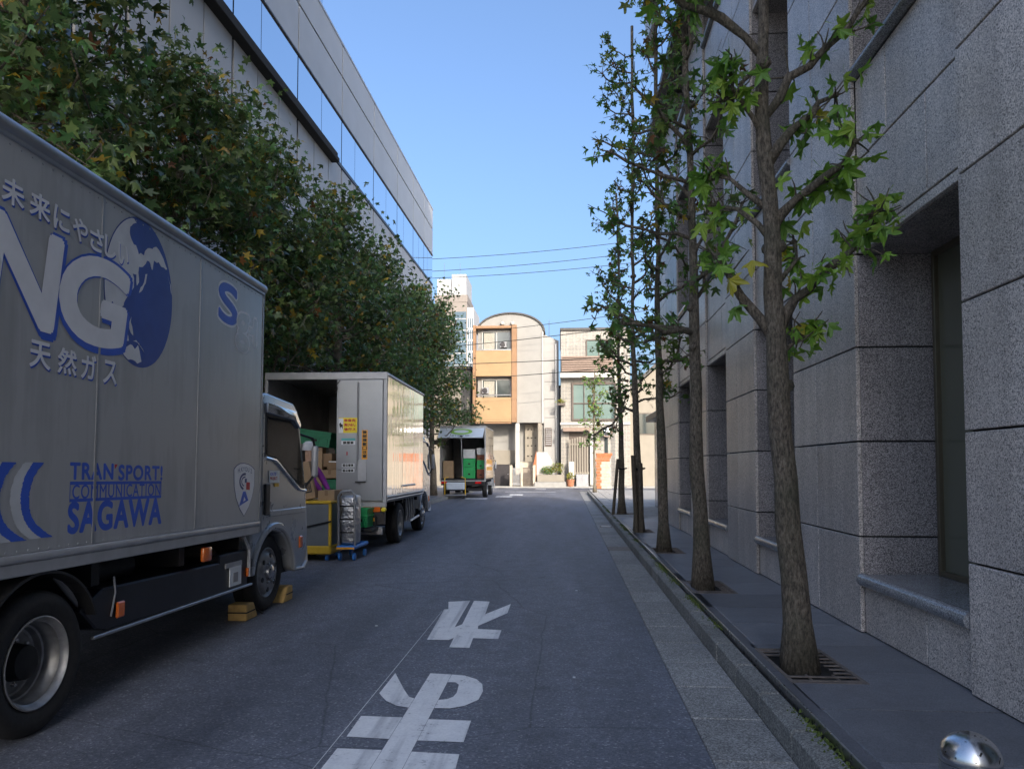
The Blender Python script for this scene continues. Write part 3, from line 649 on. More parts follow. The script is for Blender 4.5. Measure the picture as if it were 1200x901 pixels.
CM = thing('convex_mirror', 'round traffic mirror with brown rim on the tiled house wall', 'mirror', (hx(710.5),53.6,hz(506.5)))
MB().lathe([(0,-.06),(.2,-.04),(.33,0)], (0,0,0), 'y', 24).build('mirror_face', 'chrome', CM, smooth=True); MB().lathe([(.31,-.02),(.37,-.05),(.4,0),(.36,.06),(0,.08)], (0,0,0), 'y', 24).build('rim', 'louvre_brown', CM, smooth=True)
MB().tube([(0,.07,0),(0,.35,0),(0,.45,-.05)], .03, 8).build('bracket', 'grey_box', CM)
BW = thing('brick_wall', 'short red brick garden wall beside the right pavement end', 'wall', (0,46.5,.1))
ky = 46.5/860
bx = lambda u: (u-655)*ky
bz = lambda v: 1.3+(548.5-v)*ky
MB().box(bx(699.5),bx(716),.03,.4,0,bz(534)).build('core', 'concrete', BW)
for r_ in range(11):
    for c_ in range(3):
        o_ = .14 if r_ % 2 else 0; x0 = bx(699.2)-.02+c_*.3-o_*.5; x1 = min(x0+.29, bx(716.3))
        if x0 > x1-.06: continue
        MB().box(x0,x1,0,.42,r_*.19+.01,r_*.19+.18).build('brick', 'red_brick' if (c_ < 1 or r_ > 8) else 'stone_beige', BW, bevel=.008)
MB().box(bx(698.5),bx(717),-.03,.45,bz(534),bz(531)).build('coping', 'red_brick', BW, bevel=.01)
# gabled house further right
H3 = thing('gabled_house', 'beige gabled house glimpsed between the right hand trees', 'house', (5.2,56.0,0))
MB().prism([(0,0),(9,0),(9,7),(4.5,11.0),(0,7)], 0, 8, 'y').build('wall', 'cream_wall', H3)
MB().prism([(-.4,6.75),(4.5,11.15),(9.4,6.75),(9.4,7.05),(4.5,11.5),(-.4,7.05)], -.4, 8.2, 'y').build('roof', 'roof_dark', H3)
for i in range(2): w_ = MB().box(.8+i*2.4,2.2+i*2.4,-.05,.02,4,5.5).build('window', 'glass_house', H3); MB().box(.72+i*2.4,2.28+i*2.4,-.03,.01,3.92,5.58).build('frame', 'frame_brown', w_)
# far tower
TW = thing('tower_block', 'distant beige and white tower block above the left trees', 'tower', (-27,158,0)); TW.scale = (.82,.82,.93)
MB().box(0,8.6,0,14,0,40.5).build('wall', 'tower_beige', TW); MB().box(8.62,10.4,.1,13.9,0,39.2).build('side_wall', 'tower_white', TW)
MB().box(-.1,8.7,-.1,14.1,40.5,42.2).build('parapet', 'tower_beige', TW); MB().box(.4,4.2,1,12,42.2,46.2).build('plant_room', 'tower_white', TW); MB().box(4.4,8.3,.5,13,42.2,47.2).build('plant_room', 'tower_white', TW)
for zz in range(0,11):
    MB().box(0.2,5.0,-.06,.0,36.2-zz*2.7,37.3-zz*2.7).build('window_band', 'tower_glass', TW)
    for s_ in range(3): MB().box(8.9+s_*.5,9.15+s_*.5,.05,.1,34.4-zz*2.7,36.6-zz*2.7).build('window', 'tower_glass', TW)
MB().box(5.2,8.4,-.05,.0,8,38.2).build('curtain_wall', 'tower_glass', TW)
for zz in range(12): MB().box(5.2,8.4,-.1,-.05,36.4-zz*2.7,36.6-zz*2.7).build('spandrel', 'tower_white', TW)
for x in (2,6.3): MB().tube([(x,3,46),(x,3,50.5)], .06, 6).build('antenna', 'steel', TW)
AT = thing('roof_antenna', 'thin aerial mast on the roof of the narrow house', 'antenna', (hx(643),58,hz(396)))
MB().tube([(0,0,-.3),(0,0,2.2)], .025, 6).build('mast', 'steel', AT); MB().tube([(-.4,0,.3),(.4,0,.3)], .015, 5).tube([(-.3,0,.15),(.3,0,.15)], .015, 5).build('element', 'steel', AT)
# utility poles (either end, round the corners) and wires across the junction
PX0, PX1 = (-16,47.2), (7.6,46.2)
for (x, y), lb in ((PX0,'concrete utility pole round the left corner of the side street'), (PX1,'concrete utility pole hidden behind the granite office')):
    p_ = thing('utility_pole', lb, 'pole', (x,y,0)); MB().tube([(0,0,0),(0,0,16.2)], [.17,.1], 12).build('shaft', 'concrete', p_, smooth=True)
    for z_ in (15.4,14.4,11.2): MB().box(-.07,.07,-.8,.8,z_,z_+.1).build('cross_arm', 'steel', p_, bevel=.01)
def wire(label, z0, z1, sag, r=.014, yo=0):
    a, b_ = Vector((PX0[0],PX0[1]+yo,z0)), Vector((PX1[0],PX1[1]+yo,z1)); pts = []
    for i in range(25):
        f = i/24; p = a.lerp(b_, f); p.z -= sag*4*f*(1-f); pts.append(p)
    tag(MB().tube(pts, r, 5).build('overhead_wire', 'wire_black'), label, 'wire', 'wires across the junction')
for i, (z0, z1, sg) in enumerate([(14.9,15.9,.45),(14.1,15.2,.42),(13.8,14.6,.42),(9.6,11.6,.35),(8.9,10.8,.35),(8.2,8.7,.25),(7.0,8.2,.3)]):
    nm = ['topmost','second highest','third highest','fourth highest','fifth highest','second lowest','lowest'][i]
    wire(f'{nm} black overhead wire crossing the end of the street', z0, z1, sg, .018 if i < 4 else .024, -.6+.2*i)
# ------------------------------------------------------------------ street trees
def tree_grate(x, y, lab):
    t_ = thing('tree_grate', lab, 'grate', (x,y,.16), 0, 'iron grates round the pavement trees')
    MB().add([(-.17,-.4,-.055),(.27,-.4,-.055),(.27,.42,-.055),(-.17,.42,-.055)], [(0,1,2,3)]).build('soil', 'soil', t_)
    f = MB()
    for a in [(-.17,.27,-.4,-.375),(-.17,.27,.395,.42),(-.17,-.145,-.375,.395),(.245,.27,-.375,.395)]: f.box(*a,-.025,.003)
    f.build('frame', 'grate_iron', t_)
    for i in range(9):
        yy = -.355+i*.085; 
        if abs(yy) > .19: boxpart('bar', 'grate_iron', t_, -.145,.245,yy,yy+.024,-.006,.002, .002)
        else: boxpart('bar', 'grate_iron', t_, .15,.245,yy,yy+.024,-.006,.002, .002)
    for x_ in (-.03,.13):
        for y_ in (-.375,.2): boxpart('cross_bar', 'grate_iron', t_, x_,x_+.014,y_,y_+.185,-.012,-.004, .001)
glab = ['iron tree grate round the nearest right hand trunk','iron tree grate round the second right hand trunk','iron tree grate round the third right hand trunk','iron tree grate round the fourth right hand trunk']
for (x, y), lb in zip(TREES_R[:4], glab): tree_grate(x, y, lb)

def knobby(rg, p, d, L, n, wob=.25, up=.25):
    pts = [Vector(p)]; d = Vector(d).normalized()
    for i in range(n):
        d = (d+Vector(rg.normal(size=3))*wob+Vector((0,0,up*(i/n)))).normalized(); pts.append(pts[-1]+d*(L/n))
    return pts
def leaf_meshes():
    out = []
    for i, c in enumerate([(.22,.4,.05),(.17,.33,.05),(.28,.45,.06),(.14,.28,.05),(.2,.36,.07),(.32,.46,.07),(.46,.42,.05),(.58,.46,.06)]):
        rg = np.random.default_rng(i); V = FT.copy(); nv = len(V); V[:,2] = V[:,2]*rg.uniform(.2,3)+.04*rg.normal(size=nv); V[:,0] *= 1+.12*rg.normal()
        V = np.vstack([V, [(0,-.09,0),(.012,-.55,.05),(-.012,-.55,.05)]])
        me = bpy.data.meshes.new('leaf'); me.from_pydata(V.tolist(), [], FF.tolist()+[(nv,nv+1,nv+2)])
        at = me.color_attributes.new('Col','FLOAT_COLOR','POINT'); cc = np.ones((nv+3,4),dtype=np.float32); cc[:,:3] = c; at.data.foreach_set('color', cc.reshape(-1))
        me.materials.append(MATS['leaf']); out.append(me)
    return out
LEAVES = leaf_meshes()
def right_tree(i, x, y, H, label):
    rg = np.random.default_rng(40+i); t_ = thing('street_tree', label, 'tree', (x,y,.13), 0, 'trees in the right pavement')
    lean = [-.045,-.03,-.02,-.02,-.01,0][i]
    n = 22; tp = []; tr = []
    wx, wy = 0, 0
    for k in range(n+1):
        f = k/n; z = H*f
        wx += rg.normal()*.012; wy += rg.normal()*.012
        px = lean*z*(1.0 if z < 3 else 3/z+.25*(1-3/z))+wx*(f > .1); tp.append(Vector((px, wy, z)))
        r = (.09-.05*min(1,z/4.5)-.012*f)*(1+.04*rg.normal())+.04*math.exp(-z/.15); tr.append(r*[1,.98,.95,1,1.05,.95][i])
    trunk = MB().tube(tp, tr, 16)
    # knots
    for k in range(7):
        j = rg.integers(5, n-2); a = rg.uniform(0,6.28); p = tp[j]+Vector((math.cos(a),math.sin(a),0))*tr[j]*.85
        trunk.tube([p-Vector((0,0,.04)),p,p+Vector((math.cos(a),math.sin(a),.4))*.03], [.02,.045,.03], 7)
    trunk.build('trunk', 'bark', t_, smooth=2)
    def at(z):
        f = max(0, min(n-1e-4, z/H*n)); k = int(f); return tp[k].lerp(tp[k+1], f-k)
    br = MB(); leaves = []; 
    def twigs(p, d, m, L):
        for q in range(m):
            dd = (Vector(d).normalized()*.5+Vector(rg.normal(size=3))*.55+Vector((0,0,.25))).normalized(); tw = knobby(rg, p, dd, L*rg.uniform(.6,1.3), 3, .25, .1)
            br.tube(tw, [.009,.006,.005,.003], 5, False)
            for s_ in range(rg.integers(2,5)):
                f = rg.uniform(.35,1.05)*3; k = min(2,int(f)); pp = tw[k].lerp(tw[k+1], min(1,f-k)); leaves.append(pp+Vector(rg.normal(size=3))*.045+Vector((0,0,-.02)))
    if i == 0:
        manual = [[(1.37,2.3),(1.51,2.49),(1.67,2.64),(1.81,2.76),(1.93,2.95)],[(1.81,2.76),(1.89,2.84),(2.05,3.03)],[(1.39,3.41),(1.53,3.61),(1.66,3.72),(1.86,3.88)],[(1.36,3.72),(1.5,3.95),(1.72,4.11),(1.92,4.33),(2.08,4.55)],[(1.29,2.24),(1.17,2.52),(1.08,2.77),(1.05,2.83)],[(1.27,2.91),(1.19,3.11),(1.06,3.2)],[(1.32,3.13),(1.14,3.31),(1.06,3.39)],[(1.28,3.61),(1.18,3.82),(1.09,3.9)],[(1.31,4.15),(1.07,4.36),(.82,4.43),(.6,4.53)],[(1.37,4.12),(1.2,3.93),(1.06,3.79)],[(1.33,2.99),(1.52,3.13),(1.68,3.24),(1.82,3.4)],[(1.4,2.1),(1.53,2.21),(1.67,2.32)],[(1.38,2.6),(1.54,2.76),(1.6,2.93)]]
        for bi, b_ in enumerate(manual):
            dy = rg.uniform(-.3,.3); pts = []
            for q, (bx_, bz_) in enumerate(b_):
                f = q/(len(b_)-1); pts.append(Vector((bx_-x+rg.normal()*.012, dy*f*f, bz_-.13)))
            if bi not in (1,): pts[0] = at(pts[0].z-.06)
            else: pts[0].y = 0
            r0 = .032 if len(b_) > 3 else .02
            fine = [pts[0]]
            for q in range(len(pts)-1): fine += [pts[q].lerp(pts[q+1],.5)+Vector(rg.normal(size=3))*.02, pts[q+1]]
            br.tube(fine, [r0*(1-.6*k/len(fine))*(1+.18*rg.normal()) for k in range(len(fine))], 8)
            br.lathe([(0,-.02),(.018,-.012),(.024,.006),(.012,.02),(0,.024)], fine[-1], 'z', 8)
            for q in range(2, len(fine)): twigs(fine[q], fine[q]-fine[q-1], 2+int(rg.random() < .5)+(3 if q == len(fine)-1 else 0), .17)
    nb = [10,30,32,34,34,24][i]; z0 = [4.6,2.5,2.3,2.3,2.2,2.3][i]
    for k in range(nb):
        z = z0+(H-.4-z0)*(k+rg.random())/nb; a = rg.uniform(0,6.28)
        L = rg.uniform(.45,1.15)*(1.15-.55*z/H)
        b_ = knobby(rg, at(z), (math.cos(a),math.sin(a),rg.uniform(.1,.8)), L, 5, .3, .35)
        r0 = rg.uniform(.022,.036)*(1.1-.5*z/H); br.tube(b_, [r0,r0*.8,r0*.75,r0*.6,r0*.7,r0*.45], 7)
        br.lathe([(0,-.02),(.018,-.01),(.02,.008),(.01,.02),(0,.022)], b_[-1], 'z', 7)
        for q in (1,2,3,4,5): twigs(b_[q], b_[q]-b_[q-1], 1+int(rg.random() < .7)+(2 if q == 5 else 0), .25)
    br.build('branches', 'bark', t_, smooth=2)
    if i == 0:
        M3 = rotmats(rg, len(leaves), .7); idx = rg.permutation(len(leaves)); keep = [q for q in idx if leaves[q].z < 4.55][:235]; ks = set(keep)
        rest = np.array([tuple(leaves[q]) for q in idx if q not in ks and leaves[q].z >= 4.55]); m = len(rest)
        kind(leafcloud('foliage', rest, rg.uniform(.11,.19,m), leafcols(rg,m,(.16,.29,.05),.05,.02), t_, rg, True), 'stuff')
        for q in keep:
            me = LEAVES[rg.choice(8, p=[.21,.2,.16,.13,.14,.12,.025,.015])]; o = bpy.data.objects.new('leaf', me); COL.objects.link(o); o.parent = t_
            o.matrix_local = Matrix.Translation(leaves[q]) @ Matrix(M3[q].tolist()).to_4x4() @ Matrix.Scale(rg.uniform(.11,.215), 4)
    else:
        P = np.array([tuple(p) for p in leaves]); m = len(P)
        kind(leafcloud('foliage', P, rg.uniform(.085,.185,m), leafcols(rg,m,(.14,.25,.055),.05,.03,.5), t_, rg, i < 4), 'stuff')
rl = ['nearest right hand tree with lopped branches and single broad leaves','second tree along the right pavement','third tree along the right pavement','fourth right hand tree with a wooden stake at its foot','fifth right hand tree with a leaning stake','slim tree at the far end of the right pavement']
for i, (x, y) in enumerate(TREES_R): right_tree(i, x, y, [6.6,9.3,10.0,10.2,9.0,6.5][i], rl[i])
for x, y, tx, lb in [(1.44,14.42,.06,'pair of wooden stakes tied to the fourth right hand tree'),(1.6,20.1,-.14,'leaning wooden stake beside the fifth right hand tree')]:
    s_ = thing('tree_stake', lb, 'stake', (x,y,.15)); MB().tube([(tx,0,0),(0,0,1.5)], .045, 10).build('post', 'stake_wood', s_, smooth=True)
    if tx > 0: MB().tube([(.15,-.05,0),(.13,-.05,1.35)], .05, 10).build('post', 'stake_wood', s_, smooth=True)
    MB().tube([(-.02,0,1.25),(.12,.12,1.22),(.25,.2,1.25)], .02, 6).build('tie', 'strap_black', s_)

def left_tree(i, x, y, H, rad, nleaf, label):
    rg = np.random.default_rng(90+i); t_ = thing('street_tree', label, 'tree', (x,y,.13), 0, 'trees in the left pavement')
    n = 14; tp = []; wx = wy = 0
    for k in range(n+1):
        wx += rg.normal()*.03; wy += rg.normal()*.03; tp.append(Vector((wx*(k > 2), wy*(k > 2), (H-.8)*k/n)))
    MB().tube(tp, [.15-.11*k/n+.05*math.exp(-k*1.5) for k in range(n+1)], 12).build('trunk', 'bark', t_, smooth=2)
    br = MB(); C = []
    zb = 3.05
    for k in range(46):
        f = (k+rg.random())/46; z = zb+(H-zb-.3)*f; a = rg.uniform(0,6.28)
        prof = math.sin(math.pi*min(1,(f*.8+.2)))**.55*rad*rg.uniform(.55,1.05)
        base_z = max(2.4, z-.9); kf = min(n-1e-3, base_z/(H-.8)*n); p0 = tp[int(kf)].lerp(tp[int(kf)+1], kf-int(kf))
        p1 = Vector((math.cos(a)*prof+wx*f, math.sin(a)*prof+wy*f, z)); pts = [p0]
        for q in range(1,6): pts.append(p0.lerp(p1, q/5)+Vector(rg.normal(size=3))*.07+Vector((0,0,-.12*math.sin(math.pi*q/5))))
        r0 = rg.uniform(.025,.05)*(1.15-.6*f); br.tube(pts, [r0*(1-.13*q) for q in range(6)], 7)
        C += [(pts[-1],.34),(pts[4],.3),(pts[3],.3)]
        for q in range(2):
            d = Vector(rg.normal(size=3))*.4; pp = pts[rg.integers(3,6)]; e = pp+d; br.tube([pp, pp.lerp(e,.5)+Vector(rg.normal(size=3))*.05, e], [.014,.01,.006], 5, False); C.append((e,.26))
    br.build('branches', 'bark', t_, smooth=2)
    ci = rg.integers(0,len(C),nleaf); cp = np.array([tuple(c[0]) for c in C]); cs = np.array([c[1] for c in C])
    P = cp[ci]+rg.normal(size=(nleaf,3))*(cs[ci][:,None]*np.array([.85,.85,.7]))
    ok = ~((P[:,0]+x > -5.35) & (P[:,2] < 3.35)); P = P[ok]; ci = ci[ok]; nleaf = len(P)
    tone = rg.uniform(.7,1.35,len(C))[ci][:,None]
    yl = (rg.random(len(C)) < .1)[ci]
    cols = leafcols(rg,nleaf,(.1,.165,.05),.035,.012,.5)*tone; k = yl & (rg.random(nleaf) < .22); cols[k] = np.array((.3,.2,.03))*rg.uniform(.6,1.1,(k.sum(),1))
    kind(leafcloud('foliage', P, rg.uniform(.1,.215,nleaf), np.clip(cols,0,1), t_, rg, i < 3), 'stuff')
ll = ['leafy tree at the far left edge above the near truck','second tree above the near truck, with yellow leaves','dense tree rising behind the cab of the near truck','dense tree over the open rear of the second truck','dense tree behind the front of the second truck','dark tree just short of the far truck on the left','last dense tree on the left beside the far truck']
for i, (y, H, n_) in enumerate([(7.3,8.6,6000),(10.7,8.5,6200),(14.0,8.7,6600),(18.7,9.0,6600),(23.6,9.1,6000),(28.6,9.2,5600),(34.0,9.7,6000)]):
    left_tree(i, -5.9 if i < 6 else -5.85, y, H-(.2,.7,.55,.4,.4,.4,.3)[i], 2.1 if i == 6 else 1.8, int(n_*1.35), ll[i])
# ------------------------------------------------------------------ trucks
def wheel(root, x, y, z, r, side=1, deep=False):
    w_ = sub('wheel', root, (x,y,z)); s = side
    k = r/.375
    ty = [(.235,-.02),(.245,-.004),(.262,.004),(.30,.012),(.335,.012),(.352,.0),(.366,-.012),(.375,-.04),(.375,-.085),(.368,-.09),(.368,-.1),(.375,-.105),(.375,-.17),(.36,-.2),(.3,-.22),(.24,-.2)]
    MB().lathe([(a*k,b_*s) for a, b_ in ty], (0,0,0), 'x', 56).build('tyre', 'rubber', w_, smooth=True)
    if deep:
        rp = [(.238,-.012),(.243,.004),(.236,.007),(.228,-.005),(.222,-.02),(.212,-.028),(.208,-.06),(.2,-.07),(.197,-.11),(.188,-.115),(.18,-.15),(.17,-.155),(.11,-.135),(.085,-.13)]
        MB().lathe([(a*k,b_*s) for a, b_ in rp], (0,0,0), 'x', 56).build('rim', 'rim_steel', w_, smooth=True)
        MB().lathe([(.1*k,-.14*s),(.088*k,-.06*s),(.06*k,-.045*s),(0,-.043*s)], (0,0,0), 'x', 20).build('hub', 'chassis', w_, smooth=True)
        rr, hx_ = .115, -.138
    else:
        rp = [(.238,-.02),(.243,-.004),(.236,.0),(.226,-.012),(.215,-.028),(.205,-.02),(.19,.006),(.165,.018),(.12,.02),(.1,.014),(.075,.014)]
        MB().lathe([(a*k,b_*s) for a, b_ in rp], (0,0,0), 'x', 56).build('rim', 'rim_steel', w_, smooth=True)
        MB().lathe([(.078*k,.01*s),(.072*k,.04*s),(.05*k,.052*s),(.0,.055*s)], (0,0,0), 'x', 24).build('hub', 'steel', w_, smooth=True)
        for q in range(6):
            a = R(60*q+20); MB().lathe([(.0,.0215*s),(.024*k,.0205*s),(.026*k,.014*s)], (0,.165*k*math.cos(a),.165*k*math.sin(a)), 'x', 12).build('hand_hole', 'black_plastic', w_)
        rr, hx_ = .105, .018
    m = MB()
    for q in range(6 if not deep else 8):
        a = 2*math.pi*q/(6 if not deep else 8); m.lathe([(.013,0),(.013,.022*s),(.006,.028*s),(0,.028*s)], (hx_*s,rr*k*math.cos(a),rr*k*math.sin(a)), 'x', 6)
    m.build('lug_nuts', 'steel', w_)
    return w_
def cab(root, y0, xr, W, paint='cab_silver', full=True):
    """Cab-over cab: y0 = back of the cab, xr = its right face."""
    xl = xr-W; cy_, cr = .53, .5
    prof = [(0,.5),(0,2.1),(.08,2.17),(.3,2.2),(1.0,2.17),(1.14,2.09),(1.4,1.3),(1.47,1.05),(1.5,.86),(1.5,.46),(1.46,.4),(1.12,.39)]
    prof += [(cy_+cr*math.cos(R(a))*1.04, .37+cr*.97*math.sin(R(a))) for a in range(8,166,10)]
    prof = [(y0+a, b_) for a, b_ in prof]
    body = MB().prism(prof, xl, xr, 'x').build('cab', paint, root, bevel=.045, seg=3, smooth=True)
    Y = lambda a: y0+a
    win = [(.28,2.02),(.98,1.99),(1.1,1.9),(1.32,1.3),(1.2,1.3),(.52,1.58),(.28,1.6)]
    dr = MB().prism([(Y(.2),.86),(Y(.2),2.1),(Y(1.02),2.09),(Y(1.16),1.98),(Y(1.41),1.22),(Y(1.41),.62),(Y(1.12),.5),(Y(1.0),.74),(Y(.78),.9)], xr-.01, xr+.006, 'x').build('door', paint, root, bevel=.005)
    big = [(.25,2.05),(1.0,2.02),(1.13,1.92),(1.36,1.26),(1.18,1.26),(.5,1.55),(.25,1.57)]
    MB().prism([(Y(a),b_) for a, b_ in big], xr+.006, xr+.011, 'x').build('window_rubber', 'black_plastic', dr)
    MB().prism([(Y(a),b_) for a, b_ in win], xr+.008, xr+.014, 'x').build('window', 'glass_dark', dr)
    MB().tube([(xr+.014,Y(.25),1.57),(xr+.014,Y(.5),1.55),(xr+.014,Y(1.18),1.255),(xr+.012,Y(1.38),1.24)], .016, 8).build('belt_moulding', 'chrome', dr, smooth=True)
    MB().prism([(Y(.22),2.0),(Y(.22),2.1),(Y(.98),2.08),(Y(1.14),1.95),(Y(1.09),1.9),(Y(.95),1.98)], xr+.01, xr+.045, 'x').build('visor', 'chrome', dr, bevel=.012, seg=2, smooth=True)
    MB().box(xr+.006,xr+.03,Y(.24),Y(.35),1.02,1.32).build('door_handle', 'black_plastic', dr, bevel=.01)
    MB().box(xr+.006,xr+.022,Y(.38),Y(1.38),1.0,1.06).build('side_moulding', 'cab_silver', dr, bevel=.006)
    MB().prism(arc_band(Y(cy_),.37,.52,.585,4,168), xr-.02, xr+.03, 'x').build('fender_flare', paint, root, bevel=.012, smooth=True)
    MB().box(xr-.01,xr+.02,Y(1.22),Y(1.31),.62,.75).build('side_lamp', 'orange_lens', root, bevel=.01)
    MB().box(xl+.05,xr-.05,Y(1.42),Y(1.53),.36,.6).build('bumper', 'cab_silver', root, bevel=.03)
    MB().tube([(xr+.0,Y(1.08),.41),(xr+.02,Y(1.3),.4),(xr+.0,Y(1.46),.46),(xr-.02,Y(1.49),.62)], .022, 8).build('step_rail', 'rail_alu', root, smooth=True)
    for s_ in (xl+.2, xr-.2): MB().box(s_-.16,s_+.16,Y(1.48),Y(1.525),.64,.84).build('headlight', 'clear_lens', root, bevel=.02)
    ws = MB().add([(xl+.12,Y(1.165),2.03),(xr-.12,Y(1.165),2.03),(xr-.08,Y(1.412),1.3),(xl+.08,Y(1.412),1.3)], [(0,1,2,3)]).build('windscreen', 'glass_dark', root)
    # mirror on its arm
    mi = MB().box(xr+.03,xr+.1,Y(1.48),Y(1.56),1.38,1.74).build('mirror', 'rail_grey', root, bevel=.03, seg=3, smooth=True)
    MB().tube([(xr-.03,Y(1.2),1.86),(xr+.05,Y(1.48),1.82),(xr+.07,Y(1.52),1.7),(xr+.06,Y(1.5),1.4),(xr-.0,Y(1.4),1.28)], .014, 8).build('mirror_arm', 'black_plastic', mi, smooth=True)
    MB().box(xl+.1,xr-.1,Y(.08),Y(1.3),.38,.62).build('cab_underframe', 'chassis', root)
    return body
def arc_band(cy_, cz, r0, r1, a0, a1, n=20):
    o = [(cy_+r1*math.cos(R(a0+(a1-a0)*i/n)), cz+r1*.97*math.sin(R(a0+(a1-a0)*i/n))) for i in range(n+1)]
    q = [(cy_+r0*math.cos(R(a0+(a1-a0)*i/n)), cz+r0*.97*math.sin(R(a0+(a1-a0)*i/n))) for i in range(n+1)]
    return o+q[::-1]
def chassis(root, W, L, yr, yf, z1=.86):
    for x in (-W*.32, -W*.68): MB().box(x-.05,x+.05,.1,L+1.4,.52,.72).build('chassis_rail', 'chassis', root)
    for i in range(5): MB().box(-W+.1,-.1,.3+i*(L-.5)/4,.38+i*(L-.5)/4,.72,z1).build('cross_member', 'chassis', root)
    MB().tube([(-.25,yr,.375),(-W+.25,yr,.375)], .06, 10).tube([(-W*.5-.14,yr,.375),(-W*.5+.14,yr,.375)], .17, 14).build('rear_axle', 'chassis', root)
    MB().tube([(-.3,yf,.375),(-W+.3,yf,.375)], .05, 10).build('front_axle', 'chassis', root)

# --- truck 1: grey delivery truck with lettering
T1 = thing('delivery_truck', 'large grey box truck with globe and blue lettering, nearest on the left', 'truck', (-2.72,1.93,0))
T1.rotation_euler = (-.014,0,0); W1 = 2.1; L1 = 4.6
P1 = lambda Y, z: (Y-1.93, z+.014*(Y-1.93))
MB().box(-W1+.03,-.03,.02,L1-.02,.99,3.1).build('box_core', 'truck_grey', T1)
sm = [0,1.0,2.2,3.41,4.575]
for a, b_ in zip(sm, sm[1:]): boxpart('side_panel', 'truck_grey', T1, -.028, 0, a+.004, b_-.004, .99, 3.08, .002)
for y in sm[1:-1]: MB().box(-.005,.004,y-.011,y+.011,.99,3.07).build('seam_strip', 'rail_alu', T1, bevel=.001)
MB().box(-.06,.006,L1-.024,L1,.88,3.14).build('corner_post', 'rail_alu', T1, bevel=.004)
MB().box(-W1,-W1+.03,0,L1,.99,3.08).build('side_panel', 'truck_grey', T1)
MB().box(-W1,0,L1-.02,L1-.001,.99,3.1).build('front_panel', 'truck_grey', T1); 
for k in range(2): MB().box(-W1+.04+k*1.02,-1.07+k*1.02,-.03,.018,.99,3.06).build('rear_door', 'truck_grey', T1, bevel=.006)
MB().tube([(-.012,0,3.115),(-.012,L1,3.115)], .045, 12).build('top_rail', 'rail_alu', T1, smooth=True)
MB().box(-.03,.012,0,L1,3.055,3.085).build('top_rail', 'rail_alu', T1, bevel=.006); m = MB()
for i in range(58):
    for z_ in (1.003, 3.03): m.lathe([(.006,0),(.005,.003),(0,.004)], (0.0003,.04+i*.078,z_), 'x', 6)
kind(m.build('rivets', 'rail_alu', T1), 'stuff')
MB().tube([(-W1+.012,0,3.115),(-W1+.012,L1,3.115)], .045, 10).build('top_rail', 'rail_alu', T1, smooth=True)
MB().box(-W1+.02,-.02,0,L1,3.1,3.145).build('roof', 'rail_grey', T1, bevel=.01)
MB().box(-W1,.004,0,L1,.875,.945).build('bottom_rail', 'rail_grey', T1, bevel=.006); MB().box(-W1-.005,.014,0,L1,.945,.988).build('bottom_rail', 'rail_grey', T1, bevel=.012, seg=2, smooth=True)
chassis(T1, W1, L1, 1.8, 5.2)
for sx, s_ in ((-.03,1),(-W1+.03,-1)):
    wheel(T1, sx-.0*s_, 1.82, .375+.014*1.82, .375, s_, True); wheel(T1, sx-.24*s_, 1.82, .375+.014*1.82, .375, s_, True)
    wheel(T1, sx-.13*s_, 5.2, .375+.014*5.2, .375, s_, False)
cab(T1, L1+.07, -.1, 1.86)
# side guard, tanks, struts, lamps
MB().prism([(2.35,.47),(2.2,.6),(2.42,.7),(3.95,.68),(3.95,.74),(4.5,.74),(4.5,.42),(2.45,.44)], -.5, -.06, 'x').build('side_skirt', 'skirt', T1, bevel=.01)
MB().box(-.06,-.035,2.3,4.56,.415,.435).build('side_bar', 'rail_alu', T1, bevel=.004)
MB().tube([(-.12,2.0,.88),(-.1,2.28,.6)], .022, 8).build('strut', 'rail_alu', T1); MB().tube([(-.1,1.2,.88),(-.1,.9,.62),(-.1,.8,.58)], .04, 10).build('strut', 'rail_grey', T1)
MB().prism(arc_band(1.82,.42,.46,.475,20,160), -.42, -.0, 'x').build('mudguard', 'black_plastic', T1)
MB().tube([(-.3,2.55,.78),(-.3,3.0,.78)], .09, 14).build('air_tank', 'chassis', T1, smooth=True); MB().tube([(-.3,3.95,.7),(-.3,4.2,.7)], .1, 14).build('reservoir', 'stake_wood', T1, smooth=True)
MB().box(-.03,.0,3.56,3.7,.73,.84).build('marker_lamp', 'orange_lens', T1, bevel=.012, seg=2, smooth=True); MB().box(-.05,-.03,2.52,2.6,.5,.6).build('marker_lamp', 'orange_lens', T1, bevel=.008); MB().box(-.06,-.04,4.46,4.5,.5,.58).build('marker_lamp', 'orange_lens', T1, bevel=.006)
MB().box(-.055,-.045,4.12,4.34,.46,.62).build('data_label', 'sticker_white', T1); MB().box(-.045,-.042,4.18,4.27,.49,.57).build('data_label_print', 'grey_box', T1)
MB().box(-.16,-.05,4.05,4.36,.62,.66).build('bracket', 'rail_grey', T1); MB().tube([(-.05,2.5,.76),(-.05,2.52,.66),(-.05,2.48,.52)], .006, 5).build('cable', 'rail_grey', T1)
MB().tube([(-.06,4.4,.86),(-.05,4.5,.74),(-.05,4.5,.5)], .018, 8).build('pipe', 'rail_grey', T1)
